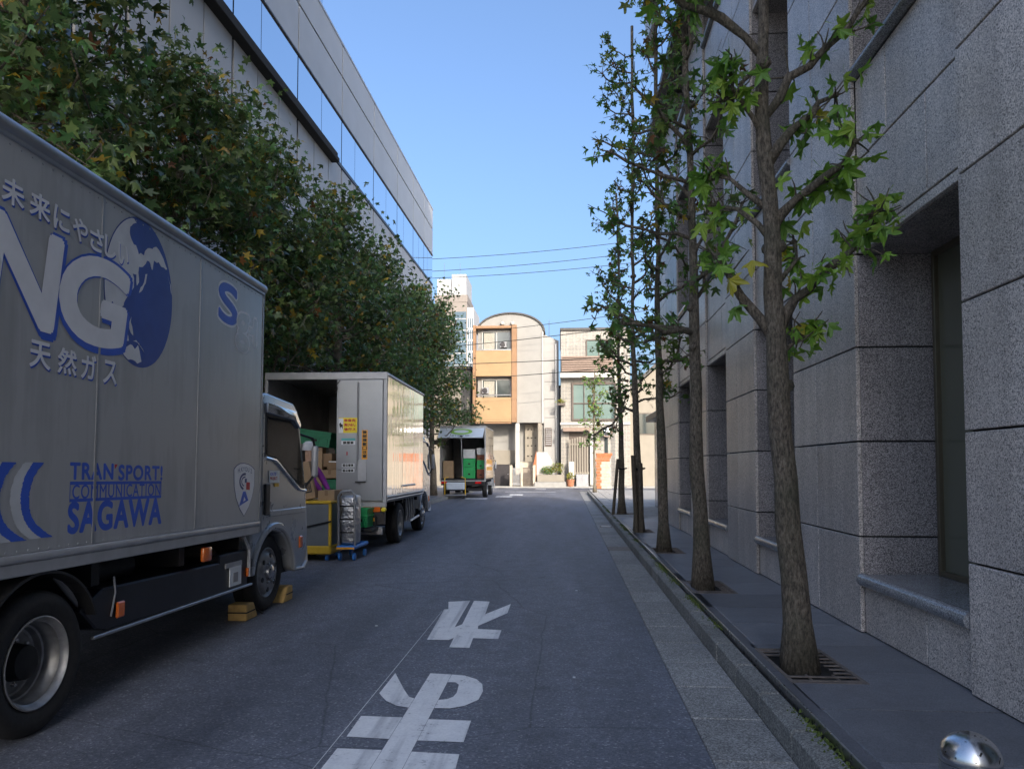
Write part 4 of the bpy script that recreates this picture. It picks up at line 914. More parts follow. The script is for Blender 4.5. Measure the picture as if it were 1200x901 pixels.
# printing on the box side
XP = .0012
def rect(Y0, Y1, z0, z1):
    a, c = P1(Y0, z0); b_, d = P1(Y1, z1); return (a, b_, c, d)
gc = P1(4.54,2.54)
gl = flat('globe_print', arcpts(gc[0],gc[1],.39,.487,0,360,48)[:-1], ('x',XP), 'print_globe', T1, label='blue globe printed on the truck side')
def land(pts, name='land_print'):
    rg = random.Random(len(pts)); out = []
    q = [P1(*p) for p in pts]
    for (a, b_), (c, d) in zip(q, q[1:]+q[:1]):
        L = math.hypot(c-a, d-b_); n_ = max(1, int(L/.022))
        for i in range(n_):
            f = i/n_; out.append((a+(c-a)*f+rg.uniform(-.007,.007), b_+(d-b_)*f+rg.uniform(-.007,.007)))
    inside = []
    for a, b_ in out:
        d = math.hypot((a-gc[0])/.383, (b_-gc[1])/.48); inside.append((a,b_) if d <= 1 else (gc[0]+(a-gc[0])/d, gc[1]+(b_-gc[1])/d))
    flat(name, inside, ('x',XP*2), 'print_pale', gl)
land([(4.02,2.72),(4.12,2.9),(4.28,2.97),(4.42,3.005),(4.47,2.985),(4.4,2.93),(4.41,2.86),(4.47,2.83),(4.5,2.79),(4.56,2.8),(4.6,2.86),(4.66,2.87),(4.72,2.9),(4.8,2.84),(4.85,2.78),(4.78,2.78),(4.74,2.8),(4.69,2.79),(4.66,2.72),(4.63,2.78),(4.58,2.75),(4.55,2.72),(4.51,2.7),(4.5,2.66),(4.52,2.6),(4.49,2.58),(4.48,2.64),(4.45,2.64),(4.46,2.56),(4.41,2.5),(4.36,2.44),(4.33,2.38),(4.31,2.3),(4.28,2.36),(4.24,2.42),(4.2,2.38),(4.16,2.28),(4.1,2.42),(4.02,2.5),(3.985,2.6)])
land([(4.52,2.54),(4.56,2.57),(4.6,2.62),(4.61,2.68),(4.59,2.68),(4.57,2.62),(4.53,2.58)]); land([(4.42,2.32),(4.44,2.36),(4.45,2.3),(4.47,2.25),(4.44,2.26)])
land([(4.34,2.24),(4.4,2.26),(4.42,2.21),(4.38,2.2)]); land([(4.47,2.21),(4.54,2.2),(4.6,2.16),(4.58,2.18),(4.5,2.23)]); land([(4.33,2.12),(4.4,2.16),(4.45,2.19),(4.49,2.17),(4.52,2.19),(4.56,2.14),(4.57,2.1),(4.53,2.075),(4.47,2.09),(4.4,2.085),(4.34,2.09)])
land([(4.86,2.75),(4.9,2.68),(4.92,2.62),(4.88,2.7)])
for ch_, r_ in (('C',(2.62,3.2,2.15,2.63)), ('N',(3.22,3.765,2.15,2.63)), ('G',(3.79,4.39,2.145,2.625))):
    a = rect(*r_); b_ = (a[0]-.008,a[1]+.022,a[2]-.032,a[3]+.008)
    lettering('lettering_shadow', ch_, b_, ('x',XP*(2.6 if ch_ == 'N' else 3.2)), 'print_blue', T1, .0, .12, fat=.036); lettering('lettering', ch_, a, ('x',XP*(4.6 if ch_ == 'N' else 4)), 'print_white', T1, 0, .12, fat=.027)
def kana(chars, cents, w_, h_, m0='print_white', tilt=0):
    for c, (Y, z) in zip(chars, cents):
        k_ = .72 if c in 'しい' else (.85 if c in 'にやさガス' else 1)
        a = rect(Y-w_*k_/2, Y+w_*k_/2, z-h_/2, z+h_/2); lettering('lettering_shadow', c, (a[0]+.006,a[1]+.006,a[2]-.009,a[3]-.009), ('x',XP*3), 'print_blue', T1, fat=.0035); lettering('lettering', c, a, ('x',XP*4), m0, T1, fat=.0035)
kana('未来にやさしい', [(3.404,2.776),(3.594,2.772),(3.763,2.763),(3.919,2.752),(4.071,2.742),(4.2,2.74),(4.335,2.735)], .145, .125)
kana('天然ガス', [(3.637,1.994),(3.849,1.99),(4.035,1.985),(4.238,1.98)], .15, .135)
a = rect(3.912,4.63,1.34,1.425); lettering('lettering', "TRAN", rect(3.912,4.305,1.34,1.425), ('x',XP), 'print_blue', T1, fat=.0045); lettering('lettering', "SPORT!", rect(4.365,4.862,1.328,1.412), ('x',XP), 'print_blue', T1, fat=.0045)
flat('lettering', [P1(4.318,1.424),P1(4.35,1.424),P1(4.325,1.395)], ('x',XP), 'print_red', T1)
lettering('lettering', 'COMMUNICATION', rect(3.935,4.845,1.228,1.295), ('x',XP), 'print_blue', T1, fat=.0009)
for y0_, y1_, za, zb in [(3.912,4.856,1.308,1.313),(3.912,4.856,1.211,1.216),(3.912,3.917,1.216,1.308),(4.851,4.856,1.216,1.308)]:
    r_ = rect(y0_,y1_,za,zb); flat('lettering_frame', [(r_[0],r_[2]),(r_[1],r_[2]),(r_[1],r_[3]),(r_[0],r_[3])], ('x',XP), 'print_blue', T1)
lettering('lettering', 'SAGAWA', rect(3.912,4.86,1.04,1.192), ('x',XP), 'print_blue', T1, fat=.0085)
def stripe(pL, pR, mat_, off):
    rg = random.Random(off); q = []
    def fine(ps):
        out = []
        for i in range(65):
            f = i/64*(len(ps)-1); k = min(len(ps)-2,int(f)); u = f-k
            a_ = ps[max(0,k-1)], ps[k], ps[k+1], ps[min(len(ps)-1,k+2)]
            out.append(tuple(.5*((2*a_[1][j])+(-a_[0][j]+a_[2][j])*u+(2*a_[0][j]-5*a_[1][j]+4*a_[2][j]-a_[3][j])*u*u+(-a_[0][j]+3*a_[1][j]-3*a_[2][j]+a_[3][j])*u**3) for j in (0,1)))
        return out
    A = [(a_+rg.uniform(-.004,.004), b_) for a_, b_ in fine(pL)]; B = [(a_+rg.uniform(-.004,.004), b_) for a_, b_ in fine(pR)]
    m = MB()
    for i in range(64): m.add([(XP*(1+off*.3),*P1(*A[i])),(XP*(1+off*.3),*P1(*B[i])),(XP*(1+off*.3),*P1(*B[i+1])),(XP*(1+off*.3),*P1(*A[i+1]))], [(0,1,2,3)])
    m.build('stripe_print', mat_, T1, recalc=False)
e1 = [(3.616,1.431),(3.563,1.36),(3.541,1.287),(3.541,1.215),(3.568,1.14),(3.622,1.08),(3.694,1.035)]; e2 = [(3.7,1.43),(3.632,1.36),(3.603,1.287),(3.6,1.215),(3.63,1.14),(3.7,1.08),(3.792,1.032)]; e3 = [(3.556,1.43),(3.495,1.36),(3.47,1.288),(3.47,1.215),(3.495,1.14),(3.545,1.08),(3.614,1.035)]
stripe(e1, e2, 'print_blue', 1); stripe(e3, e1, 'print_arc', 2)
sh_ = lambda e, d: [(a-d, b_) for a, b_ in e]
stripe(sh_(e1,.21), sh_(e2,.2), 'print_blue', 3); stripe(sh_(e3,.2), sh_(e1,.21), 'print_arc', 4)
# shield emblem
S = [(5.98,1.39),(6.03,1.42),(6.1,1.438),(6.18,1.44),(6.27,1.43),(6.34,1.41),(6.39,1.385),(6.39,1.25),(6.35,1.15),(6.28,1.06),(6.19,.99),(6.1,1.06),(6.03,1.15),(5.99,1.25)]
em = flat('emblem', [P1(6.185+(a-6.185)*1.04, 1.22+(b_-1.22)*1.03) for a, b_ in S], ('x',XP), 'print_navy', T1, label='white shield emblem with blue and red marks')
flat('emblem_field', [P1(*p) for p in S], ('x',XP*2), 'print_white', em)
c_ = P1(6.19,1.285); flat('emblem_mark', arcpts(c_[0],c_[1],.11,.075,80,255,14)+arcpts(c_[0],c_[1],.085,.055,255,80,14), ('x',XP*3), 'print_navy', em); flat('emblem_mark', arcpts(c_[0],c_[1],.07,.045,80,255,14)+arcpts(c_[0],c_[1],.055,.033,255,80,14), ('x',XP*3), 'print_navy', em)
flat('emblem_mark', [P1(6.22,1.215),P1(6.295,1.21),P1(6.295,1.275),P1(6.22,1.28)], ('x',XP*3), 'print_red', em); flat('emblem_mark', [P1(6.19,1.275),P1(6.23,1.275),P1(6.23,1.31),P1(6.19,1.31)], ('x',XP*3), 'print_navy', em)
flat('emblem_mark', [P1(6.16,1.2),P1(6.21,1.2),P1(6.27,1.12),P1(6.1,1.08),P1(6.08,1.07)], ('x',XP*3), 'print_blue', em); flat('emblem_mark', [P1(6.18,1.155),P1(6.215,1.125),P1(6.165,1.112)], ('x',XP*4), 'print_white', em)
ce = P1(6.185,1.3)
lettering('emblem_lettering', 'H.KYOU 2', rect(6.05,6.33,1.375,1.41), ('x',XP*3), 'print_navy', em, 0, warp=lambda u, v: (u, v-.9*(u-ce[0])**2))
# outlined monogram
for ch_, r_, fill in (('S',(5.64,5.97,2.6,2.905),'print_blue'), ('g',(5.97,6.2,2.42,2.72),'truck_grey'), ('H',(6.15,6.36,2.5,2.72),'truck_grey')):
    a = rect(*r_); b_ = a; lettering('monogram_outline', ch_, b_, ('x',XP*(1 if ch_ != 'g' else 2.6)), 'print_white', T1, fat=.034); lettering('monogram', ch_, a, ('x',XP*(1.8 if ch_ != 'g' else 3.4)), fill, T1, fat=.014)
MB().box(-.102+.012,-.085,5.02,5.28,1.33,1.45).build('door_notice', 'sticker_white', T1); lettering('door_notice_print', 'NON STOP', (5.04,5.19,1.40,1.43), ('x',-.0845), 'print_blue', T1, fat=.002); lettering('door_notice_print', 'PROJECT', (5.04,5.22,1.35,1.385), ('x',-.0845), 'print_red', T1, fat=.002); MB().box(-.09,-.086,5.16,5.27,1.29,1.325).build('door_notice', 'plastic_yellow', T1)
# chocks
for nm, (x, y), rz in (('yellow wooden chock behind the near truck front wheel',(-2.95,6.78),0), ('yellow wooden chock ahead of the near truck front wheel',(-2.95,7.63),math.pi)):
    c = thing('wheel_chock', nm, 'chock', (x,y,0), rz); MB().prism([(-.16,0),(.1,0),(.06,.06),(-.0,.15),(-.16,.15)], -.09, .09, 'x').build('block', 'wood_chock', c, bevel=.012, seg=2); MB().box(-.092,.092,-.165,.03,.07,.082).build('groove', 'strap_black', c)
    MB().tube([(.06,.05,.11),(.12,.12,.02),(.09,.22,.012),(.05,.3,.015)], .008, 5).build('rope', 'strap_black', c)

# --- truck 2: polished box, open at the rear
T2 = thing('delivery_truck', 'polished steel box truck with one rear door open and boxes inside', 'truck', (-2.93,12.35,0)); W2 = 2.13; L2 = 3.6
T2.rotation_euler = (0,0,.012)
zb, zt = .87, 3.04
MB().box(-W2+.03,-.03,0,L2,zb-.06,zb+.03).build('floor', 'cargo_wall', T2); MB().box(-W2,-.0,0,L2,zt-.05,zt).build('roof', 'rail_alu', T2, bevel=.01)
for a, b_ in ((.03,1.35),(1.36,2.5),(2.51,3.57)): boxpart('side_panel', 'polished_steel', T2, -.03, 0, a, b_, zb+.05, zt-.06, .003)
MB().box(-.035,-.031,.03,L2-.03,zb,zt-.06).build('inner_wall', 'cargo_wall', T2); MB().box(-W2,-W2+.035,.0,L2,zb,zt-.05).build('side_wall', 'cargo_wall', T2); MB().box(-W2+.02,-.02,L2-.04,L2,zb,zt-.05).build('front_wall', 'cargo_wall', T2)
MB().box(-W2,.008,-.02,.03,zt-.12,zt+.005).build('rear_header', 'rail_grey', T2, bevel=.008); MB().box(-.06,.006,-.02,.03,zb-.06,zt-.121).build('rear_post', 'rail_grey', T2, bevel=.006); MB().box(-W2,-W2+.06,-.02,.03,zb-.06,zt-.121).build('rear_post', 'rail_grey', T2, bevel=.006)
MB().tube([(-.006,0,zt-.03),(-.006,L2,zt-.03)], .03, 10).build('top_rail', 'rail_alu', T2, smooth=True)
for z_ in (zb-.01, zb+.04, zb+.2): MB().tube([(.004,.03 if z_ < zb+.1 else 1.3,z_),(.004,L2-.04 if z_ < zb+.1 else 2.6,z_)], .02, 8).build('rub_rail', 'rail_alu', T2, smooth=True)
MB().box(-W2,.0,-.03,.03,zb-.13,zb-.061).build('rear_sill', 'rail_grey', T2, bevel=.006)
d2 = MB().box(-.86,-.062,-.045,-.005,zb-.02,zt-.13).build('rear_door', 'door_alu', T2, bevel=.006)
MB().box(-.83,-.5,-.055,-.045,zb+.5,zt-.17).build('door_leaf', 'door_alu', d2, bevel=.006); MB().tube([(-.485,-.06,zb+.6),(-.485,-.06,zt-.18)], .014, 8).build('lock_rod', 'rail_alu', d2, smooth=True)
MB().box(-.48,-.33,-.062,-.046,zb+.3,zb+.68).build('latch_plate', 'rail_grey', d2, bevel=.004); MB().box(-.52,-.34,-.09,-.06,zb+.29,zb+.31).build('latch_handle', 'black_plastic', d2)
MB().tube([(-.8,-.06,2.9),(-.86,-.07,2.82),(-.84,-.06,2.75),(-.9,-.05,2.7)], .008, 5).build('cord', 'strap_black', d2)
def sticker(mat_, x0, x1, z0, z1, y=-.0565): return MB().box(x0,x1,y,y+.0015,z0,z1).build('sticker', mat_, d2)
y_ = -.0575
sticker('sticker_yellow',-.82,-.5,2.0,2.26); MB().box(-.82,-.74,-.058,-.0566,2.0,2.25).build('sticker', 'sticker_white', d2); flat('sticker_print', [(-.81,2.15),(-.79,2.18),(-.77,2.15),(-.745,2.14),(-.75,2.06),(-.765,2.1),(-.785,2.1),(-.79,2.05)], ('y',-.0585), 'print_black', d2)
for i, s_ in enumerate(('申告先','飛び出し','徐行ス')): lettering('sticker_print', s_, (-.72,-.53,2.19-i*.075,2.235-i*.075), ('y',y_), 'print_red', d2, fat=.003)
sticker('sticker_teal',-.77,-.53,1.87,1.91); sticker('sticker_white',-.77,-.53,1.8,1.865); lettering('sticker_print', '禁煙車', (-.74,-.56,1.81,1.855), ('y',y_), 'print_black', d2, fat=.003)
sticker('sticker_white',-.76,-.54,1.42,1.48); sticker('sticker_white',-.76,-.54,1.33,1.39)
for z_ in (1.43,1.34): lettering('sticker_print', '低公害車', (-.74,-.56,z_,z_+.04), ('y',y_), 'print_black', d2, fat=.003)
MB().box(-.68,-.66,-.06,-.0566,1.62,1.68).build('sticker', 'print_red', d2)
MB().box(-.42,-.32,-.047,-.0455,1.55,2.05).build('sticker', 'sticker_orange', d2)
for i, c in enumerate('後部積載口注意'): lettering('sticker_print', c, (-.405,-.335,1.985-i*.068,2.04-i*.068), ('y',-.048), 'print_black', d2, fat=.003)
chassis(T2, W2, L2, 1.4, 4.25)
for sx, s_ in ((-.05,1),(-W2+.05,-1)): wheel(T2, sx, 1.4, .375, .375, s_, True); wheel(T2, sx-.08*s_, 4.25, .375, .375, s_, False)
cab(T2, L2+.07, -.1, 1.9)
lb_ = MB().box(-.5,-.03,-.0,.08,.44,.78).build('light_panel', 'dark_metal', T2, bevel=.01)
MB().box(-.47,-.4,-.03,0,.66,.75).build('reverse_lamp', 'clear_lens', lb_, bevel=.008); MB().box(-.398,-.25,-.03,0,.66,.75).build('tail_lamp', 'red_lens', lb_, bevel=.008); MB().box(-.248,-.1,-.03,0,.66,.75).build('turn_lamp', 'orange_lens', lb_, bevel=.008)
MB().lathe([(0,-.05),(.04,-.04),(.045,0)], (-.04,-.0,.7), 'y', 14).build('marker_lamp', 'sticker_yellow', lb_, smooth=True)
MB().box(-W2+.1,-.45,-.02,.08,.3,.42).build('step_bumper', 'chassis', T2, bevel=.01); MB().box(-.44,-.06,-.06,.02,.28,.4).build('rear_bumper', 'cargo_wall', T2, bevel=.01); MB().box(-.36,-.2,-.02,.0,.5,.56).build('number_plate', 'sticker_orange', T2)
for yy in (2.2,2.45,2.7,2.95): MB().tube([(-.1,yy,.8),(-.08,yy+.03,.5),(-.1,yy,.34)], .018, 8).build('guard_pipe', 'rail_alu', T2, smooth=True)
MB().tube([(-.08,2.5,.33),(-.06,3.4,.38)], .025, 8).build('side_bar', 'rail_alu', T2, smooth=True); MB().box(-.5,-.12,2.2,3.2,.35,.75).build('tank', 'chassis', T2, bevel=.03)

# --- truck 3, far
T3 = thing('delivery_truck', 'small box truck with raised pale rear flap, farthest on the left', 'truck', (-3.42,34.2,0)); W3 = 2.16; L3 = 4.0
zb, zt = .92, 3.38
MB().box(-W3,0,0,L3,zb-.08,zb).build('floor', 'chassis', T3); MB().box(-W3,0,0,L3,zt-.05,zt).build('roof', 'rail_alu', T3, bevel=.01); MB().box(-.04,0,.03,L3,zb,zt-.051).build('side_panel', 'polished_steel', T3, bevel=.004)
MB().box(-W3,-W3+.04,.03,L3,zb,zt-.05).build('side_wall', 'cargo_wall', T3); MB().box(-W3+.04,-.041,L3-.04,L3,zb,zt-.05).build('front_wall', 'cargo_wall', T3); MB().box(-.046,-.041,.03,L3-.05,zb,zt-.06).build('inner_wall', 'cargo_wall', T3)
MB().box(-W3,.005,-.02,.03,zt-.14,zt+.005).build('rear_header', 'rail_grey', T3); MB().box(-.06,.005,-.02,.03,zb-.1,zt-.14).build('rear_post', 'rail_alu', T3); MB().box(-W3,-W3+.06,-.02,.03,zb-.1,zt-.14).build('rear_post', 'rail_alu', T3); MB().box(-W3,0,-.03,.03,zb-.14,zb-.08).build('rear_sill', 'rail_alu', T3)
fl = MB().prism([(-.02,3.24),(-.82,2.78),(-.84,2.82),(-.04,3.28)], -W3+.02, -.06, 'x').build('rear_flap', 'flap_white', T3, bevel=.006)
def onflap(u, v): f = v; return (-W3+.02+u*(W3-.08), -.045-f*.8, 3.287-f*.46)
m = MB(); n_ = 28
ro = [onflap(.5+.25*math.cos(2*math.pi*i/n_), .42+.32*math.sin(2*math.pi*i/n_)) for i in range(n_)]; ri = [onflap(.5+.17*math.cos(2*math.pi*i/n_), .4+.17*math.sin(2*math.pi*i/n_)) for i in range(n_)]
m.add(ro+ri, [(i,(i+1)%n_,n_+(i+1)%n_,n_+i) for i in range(n_)]); m.build('logo', 'logo_green', fl, recalc=False)
m = MB()
for u0, u1 in ((.3,.36),(.38,.41),(.43,.5),(.55,.58),(.6,.7)): m.add([onflap(u0,.8),onflap(u1,.8),onflap(u1,.88),onflap(u0,.88)], [(0,1,2,3)])
m.build('logo_text', 'print_navy', fl, recalc=False)
MB().tube([(-1.05,-.8,2.78),(-1.05,-.3,1.0)], .015, 6).build('flap_strap', 'rail_grey', T3); MB().box(-1.1,-.98,-.86,-.8,2.84,2.9).build('flap_latch', 'black_plastic', fl)
chassis(T3, W3, L3, 1.2, 4.6)
for sx, s_ in ((-.04,1),(-W3+.04,-1)): wheel(T3, sx, 1.2, .375, .375, s_, True); wheel(T3, sx-.08*s_, 4.6, .375, .375, s_, False)
cab(T3, L3+.07, -.08, 1.95)
lb_ = MB().box(-W3+.05,-.05,-.0,.08,.6,.8).build('light_panel', 'chassis', T3, bevel=.01)
for x in (-W3+.2,-.35): MB().box(x-.14,x+.14,-.03,0,.68,.78).build('tail_lamp', 'red_lens', lb_, bevel=.01)
MB().box(-W3+.2,-.2,-.04,.05,.34,.46).build('rear_bumper', 'chassis', T3, bevel=.01)
for i, z0 in enumerate((1.6,1.3)): MB().box(.001,.003,.4,3.2,z0,z0+.22-.05*i).build('orange_reflection', 'sticker_orange', T3)  # orange bands paint the warm reflection onto the polished side
# ------------------------------------------------------------------ freight, trolleys, the worker, small things
def carton(lab, x0, x1, y0, y1, z0, z1, mat_='cardboard', rz=0, tilt=0, tape=True, group=None):
    c = ((x0+x1)/2, (y0+y1)/2, z0); t_ = thing('cardboard_box', lab, 'box', c, rz, group); t_.rotation_euler = (0,tilt,rz)
    hx_, hy_, h_ = (x1-x0)/2, (y1-y0)/2, z1-z0
    MB().box(-hx_,hx_,-hy_,hy_,0,h_).build('carton', mat_, t_, bevel=.006)
    if tape: MB().box(-.025,.025,-hy_-.002,hy_+.002,h_-.08,h_+.002).build('tape', 'cardboard_dark', t_)
    return t_
def crate(lab, x0, x1, y0, y1, z0, z1, mat_='crate_green', tilt=0, rz=0):
    c = ((x0+x1)/2, (y0+y1)/2, z0); t_ = thing('plastic_crate', lab, 'crate', c); t_.rotation_euler = (0,tilt,rz)
    a, b_, h_ = (x1-x0)/2, (y1-y0)/2, z1-z0
    m = MB().box(-a,a,-b_,b_,0,.02).box(-a,a,-b_,-b_+.02,.02,h_).box(-a,a,b_-.02,b_,.02,h_).box(-a,-a+.02,-b_+.02,b_-.02,.02,h_).box(a-.02,a,-b_+.02,b_-.02,.02,h_); m.build('shell', mat_, t_)
    m = MB()
    for z in (h_-.03, h_*.55): m.box(-a-.015,a+.015,-b_-.015,-b_,z,z+.03).box(-a-.015,a+.015,b_,b_+.015,z,z+.03).box(-a-.015,-a,-b_,b_,z,z+.03).box(a,a+.015,-b_,b_,z,z+.03)
    for i in range(4): x = -a+.04+i*(2*a-.1)/3; m.box(x,x+.02,-b_-.012,-b_,.01,h_*.55)
    m.build('ribs', mat_, t_, bevel=.003); MB().box(-.05,.05,-b_-.018,-b_-.012,h_*.3,h_*.45).build('handle_slot', 'strap_black', t_)
    return t_
carton('large carton on the floor of the open truck, behind the green crates', -4.62,-4.02, 13.0,13.6, .91,1.42, 'cardboard_dark')
carton('tall brown carton standing beneath the tilted green crate', -4.5,-4.19, 12.78,13.0, .91,1.76)
carton('small brown carton wedged beside the tall carton', -4.18,-4.02, 12.8,13.1, 1.425,1.66, 'cardboard_dark')
crate('green crate on the truck floor below the stacked cartons', -4.12,-3.83, 12.62,13.0, .91,1.2, 'crate_green')
carton('wide flat carton resting on the low green crate', -4.17,-3.83, 12.6,12.99, 1.225,1.37)
carton('carton with white label on top of the flat carton', -4.05,-3.83, 12.63,12.95, 1.375,1.5, 'cardboard_dark')
MB_l = thing('paper_label', 'white paper label lying on the upper carton in the truck', 'label', (-3.95,12.8,1.505)); MB().box(-.09,.09,-.12,.12,0,.02).build('sheet', 'sticker_white', MB_l)
crate('tilted green crate on top of the load in the open truck', -4.62,-4.06, 12.75,13.25, 1.8,2.07, 'crate_green', .14)
crate('dark green crate deeper inside the open truck', -4.12,-3.86, 13.3,13.8, 1.42,2.0, 'crate_green')
carton('back carton stack base inside the open truck', -4.5,-3.3, 13.7,14.6, .91,1.4, 'cardboard_dark')
crate('bright green crate on the step below the closed truck door', -3.4,-3.14, 11.9,12.28, .43,.74, 'crate_bright')
stp = thing('fold_down_step', 'dark folding step under the rear sill of the second truck', 'step', (-3.35,12.05,0)); MB().box(-.35,.3,-.2,.25,.36,.42).build('tread', 'chassis', stp, bevel=.01)
for x in (-.3,.25): MB().tube([(x,.2,.4),(x,.42,.75)], .02, 6).build('arm', 'chassis', stp)
# grey and yellow cargo bin on a dolly
CBN = thing('cargo_bin', 'grey folding cargo bin with yellow edges strapped in black', 'bin', (-3.82,10.95,0))
MB().box(-.52,.37,-.02,.7,.22,.86).build('walls', 'plastic_grey', CBN, bevel=.01)
MB().box(-.53,.385,-.035,.715,.86,.905).build('top_frame', 'plastic_yellow', CBN, bevel=.012); MB().box(-.53,.385,-.035,.715,.1,.235).build('base_tray', 'plastic_yellow', CBN, bevel=.02)
for x in (-.53,.345): MB().box(x,x+.04,-.035,.02,.235,.86).build('corner_post', 'plastic_yellow', CBN, bevel=.006)
MB().tube([(-.54,-.04,.5),(-.1,-.045,.49),(.39,-.04,.6)], .012, 6).tube([(-.12,-.045,.49),(-.14,-.045,.1)], .01, 6).build('strap', 'strap_black', CBN)
for x in (-.45,.3):
    for y in (.08,.6): MB().lathe([(0,-.02),(.05,-.02),(.05,.02),(0,.02)], (x,y,.05), 'x', 16).build('caster', 'plastic_blue', CBN, smooth=True)
HT = thing('platform_trolley', 'blue platform trolley with grey folding handle beside the cargo bin', 'trolley', (-3.24,11.35,0))
MB().box(-.13,.17,-.4,.4,.17,.23).build('deck', 'plastic_blue', HT, bevel=.02); MB().box(-.12,.16,-.42,-.4,.18,.21).build('bumper', 'sticker_orange', HT)
MB().tube([(-.1,-.34,.22),(-.1,-.38,.98),(-.05,-.4,1.04),(.1,-.4,1.06),(.15,-.38,1.0),(.15,-.34,.22)], .02, 10).build('handle', 'rail_alu', HT, smooth=True)
for x in (-.09,.13):
    for y in (-.3,.3): MB().lathe([(0,-.018),(.055,-.018),(.06,0),(.055,.018),(0,.018)], (x,y,.06), 'x', 16).build('caster', 'plastic_blue', HT, smooth=True)
FB = thing('foil_bag', 'crumpled silver insulated bag standing on the blue trolley', 'bag', (-3.24,11.3,.235)); 
m = MB(); rg = np.random.default_rng(12); nx, nz = 7, 9; pts = []
m.box(-.11,.14,-.26,.1,0,.75); o = m.build('bag', 'foil', FB, bevel=.04, seg=3, smooth=True)
for q in range(3): MB().box(-.1,.13,-.275,-.262,.18+q*.2,.2+q*.2).build('binding', 'strap_black', FB)
cb = carton('cardboard box with printed square mark held upright over the cargo bin', -3.93,-3.72, 11.05,11.25, .925,1.5, 'cardboard', 0, -.2, False)
for r_ in ((-.07,.07,.1,.12),(-.07,.07,.24,.26),(-.07,-.055,.12,.24),(.055,.07,.12,.24)): flat('printed_mark', [(r_[0],r_[2]),(r_[1],r_[2]),(r_[1],r_[3]),(r_[0],r_[3])], ('y',-.1015), 'print_black', cb)
lettering('printed_mark', '割', (-.045,.045,.135,.225), ('y',-.1015), 'print_black', cb, fat=.003)
carton('low carton on top of the cargo bin beside the held box', -3.7,-3.44, 11.1,11.5, .905,1.06)
# far truck load and tail cart
crate('bright green crate in the far truck, lower of two', -4.52,-3.95, 34.5,35.1, .925,1.45, 'crate_bright'); crate('bright green crate in the far truck, upper of two', -4.52,-3.95, 34.5,35.1, 1.46,1.85, 'crate_bright')
t_ = carton('tall white box on the green crates in the far truck', -4.52,-3.95, 34.5,35.1, 1.87,2.3, 'box_white', tape=False); t_.name = 'white_box'
crate('brown crate by the far truck door post, lowest of its stack', -3.85,-3.52, 34.45,34.9, .925,1.35, 'crate_brown'); crate('green crate in the middle of the stack by the far truck door post', -3.85,-3.52, 34.45,34.9, 1.36,1.78, 'crate_bright'); crate('dark red crate on the stack by the far truck door post', -3.85,-3.52, 34.45,34.9, 1.79,2.02, 'crate_brown')
carton('pale carton topping the stack by the far truck door post', -3.87,-3.53, 34.45,34.9, 2.045,2.35, 'box_white', tape=False)
carton('brown carton at the left of the far truck load', -5.48,-5.02, 34.5,35, .925,1.75)
TC = thing('hand_trolley', 'small hand trolley with pale blue tray behind the far truck', 'trolley', (-4.75,33.5,0))
MB().box(-.4,.42,-.15,.3,.42,.75).build('tray', 'flap_white', TC, bevel=.03); MB().box(-.46,.48,-.2,.35,.14,.2).build('deck', 'rail_alu', TC, bevel=.02)
for x in (-.46,.48): MB().tube([(x,-.15,.18),(x,-.18,.95),(x*.6,-.18,1.0)], .02, 8).build('handle', 'plastic_yellow', TC, smooth=True)
for x in (-.36,.38):
    for y in (-.1,.25): MB().lathe([(0,-.02),(.06,-.02),(.06,.02),(0,.02)], (x,y,.065), 'x', 14).build('caster', 'rubber', TC, smooth=True)
# bollard in the corner of the picture
BO = thing('bollard', 'scratched steel bollard with domed top at the pavement edge', 'bollard', (1.3,2.46,.21)); 
MB().lathe([(.115,0),(.115,.012),(.09,.016),(.088,.26)], (0,0,0), 'z', 40).build('post', 'bollard_steel', BO, smooth=True)
MB().lathe([(.088,.262)]+[(.09*math.cos(R(a)), .268+.085*math.sin(R(a))) for a in range(0,90,8)]+[(0,.353)], (0,0,0), 'z', 40).build('dome_cap', 'bollard_steel', BO, smooth=True)
# drain cover in the gutter
DC = thing('drain_cover', 'small iron drain grating set in the far gutter', 'drain cover', (rx(.8,17.5),17.5,.008)); MB().box(0,.28,0,.4,-.02,.004).build('frame', 'grate_iron', DC)
for i in range(6): MB().box(.03,.25,.04+i*.055,.065+i*.055,.004,.009).build('bar', 'rail_grey', DC)

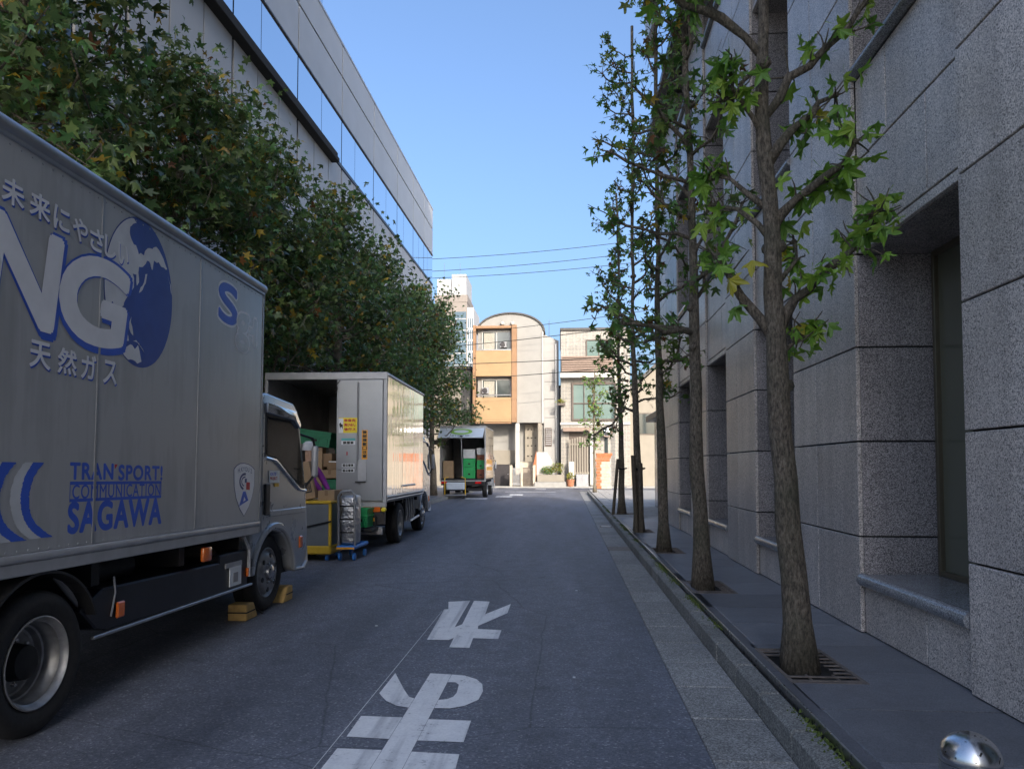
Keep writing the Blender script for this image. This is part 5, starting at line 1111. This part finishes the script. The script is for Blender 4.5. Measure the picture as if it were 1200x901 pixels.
# the worker between the trucks: purple long sleeves, cap, dark gloves
def worker():
    V = []; E = []; Rr = []
    def add(p, r, par=None):
        V.append(p); Rr.append(r if isinstance(r, tuple) else (r,r)); 
        if par is not None: E.append((par, len(V)-1))
        return len(V)-1
    pel = add((0,0,.95),(.15,.11)); wa = add((.01,0,1.1),(.14,.1),pel); chs = add((.03,0,1.3),(.165,.11),wa); up = add((.05,0,1.43),(.13,.09),chs)
    nk = add((.055,0,1.51),.055,up); h1 = add((.065,0,1.58),(.075,.07),nk); h2 = add((.075,0,1.66),(.092,.08),h1); h3 = add((.065,0,1.74),(.07,.065),h2)
    for s in (-1,1):
        hp = add((0,s*.1,.88),.1,pel); th = add((.03,s*.12,.68),.083,hp); kn = add((.04,s*.13,.49),.062,th); sh = add((.0,s*.135,.3),.055,kn); an = add((-.02,s*.14,.09),.042,sh); ft = add((.06,s*.15,.045),.042,an); toe = add((.16,s*.16,.035),.035,ft)
        sd_ = add((.07,s*.19,1.42),.07,up); ua = add((.15,s*.23,1.33),.058,sd_); el = add((.22,s*.245,1.2),.05,ua); fa = add((.29,s*.21,1.1),.043,el); wr = add((.34,s*.17,1.03),.03,fa); pa = add((.37,s*.155,.995),(.035,.022),wr)
        for q in range(4):
            b = add((.405,s*(.165-.02*q)-s*.0,.99+.012*(1.5-q)),.0095,pa); c = add((.432,s*(.155-.022*q),.97+.006*(1.5-q)),.0085,b); add((.437,s*(.14-.022*q),.945),.0075,c)
        tb = add((.365,s*.125,1.01),.011,wr); add((.395,s*.1,1.005),.009,tb)
    me = bpy.data.meshes.new('body'); me.from_pydata(V, E, []); o = bpy.data.objects.new('body', me); COL.objects.link(o)
    sk = o.modifiers.new('s','SKIN'); sb = o.modifiers.new('u','SUBSURF'); sb.levels = sb.render_levels = 2
    for i, d in enumerate(me.skin_vertices[0].data): d.radius = Rr[i]; d.use_root = (i == 0)
    dg = bpy.context.evaluated_depsgraph_get(); m2 = bpy.data.meshes.new_from_object(o.evaluated_get(dg)); bpy.data.objects.remove(o)
    for n_ in ('cloth_purple','cloth_navy','skin','glove_black','black_plastic'): m2.materials.append(MATS[n_])
    for p in m2.polygons:
        c = p.center; p.use_smooth = True
        p.material_index = 3 if c.x > .345 and c.z < 1.1 else 4 if c.z < .08 else 1 if c.z < 1.0 and c.x < .2 else 2 if c.z > 1.48 else 0
    P = thing('person', 'person in purple long sleeves lifting a box behind the near truck', 'person', (-4.02,11.42,0))
    b = bpy.data.objects.new('body', m2); COL.objects.link(b); b.parent = P
    MB().lathe([(.105,1.68),(.108,1.72),(.095,1.79),(.05,1.825),(0,1.83)], (.06,0,0), 'z', 24).build('cap', 'cap_grey', P, smooth=True)
    MB().prism([(.14,-.07),(.23,-.05),(.245,0),(.23,.05),(.14,.07)], 1.685, 1.697, 'z').build('cap_peak', 'cap_grey', P, bevel=.004)
    for s in (-1,1): MB().lathe([(0,0),(.011,.003),(.013,.0)], (.155,s*.032,1.655), 'x', 10).build('eye', 'black_plastic', P)
    MB().prism([(.14,1.62),(.175,1.6),(.15,1.595)], -.014, .014, 'y').build('nose', 'skin', P, bevel=.004); MB().box(.138,.152,-.025,.025,1.568,1.576).build('mouth', 'terracotta', P)
    for s in (-1,1): MB().lathe([(0,-.012),(.02,-.008),(.03,.0),(.02,.01),(0,.012)], (.06,s*.088,1.635), 'y', 10).build('ear', 'skin', P, smooth=True)
worker()
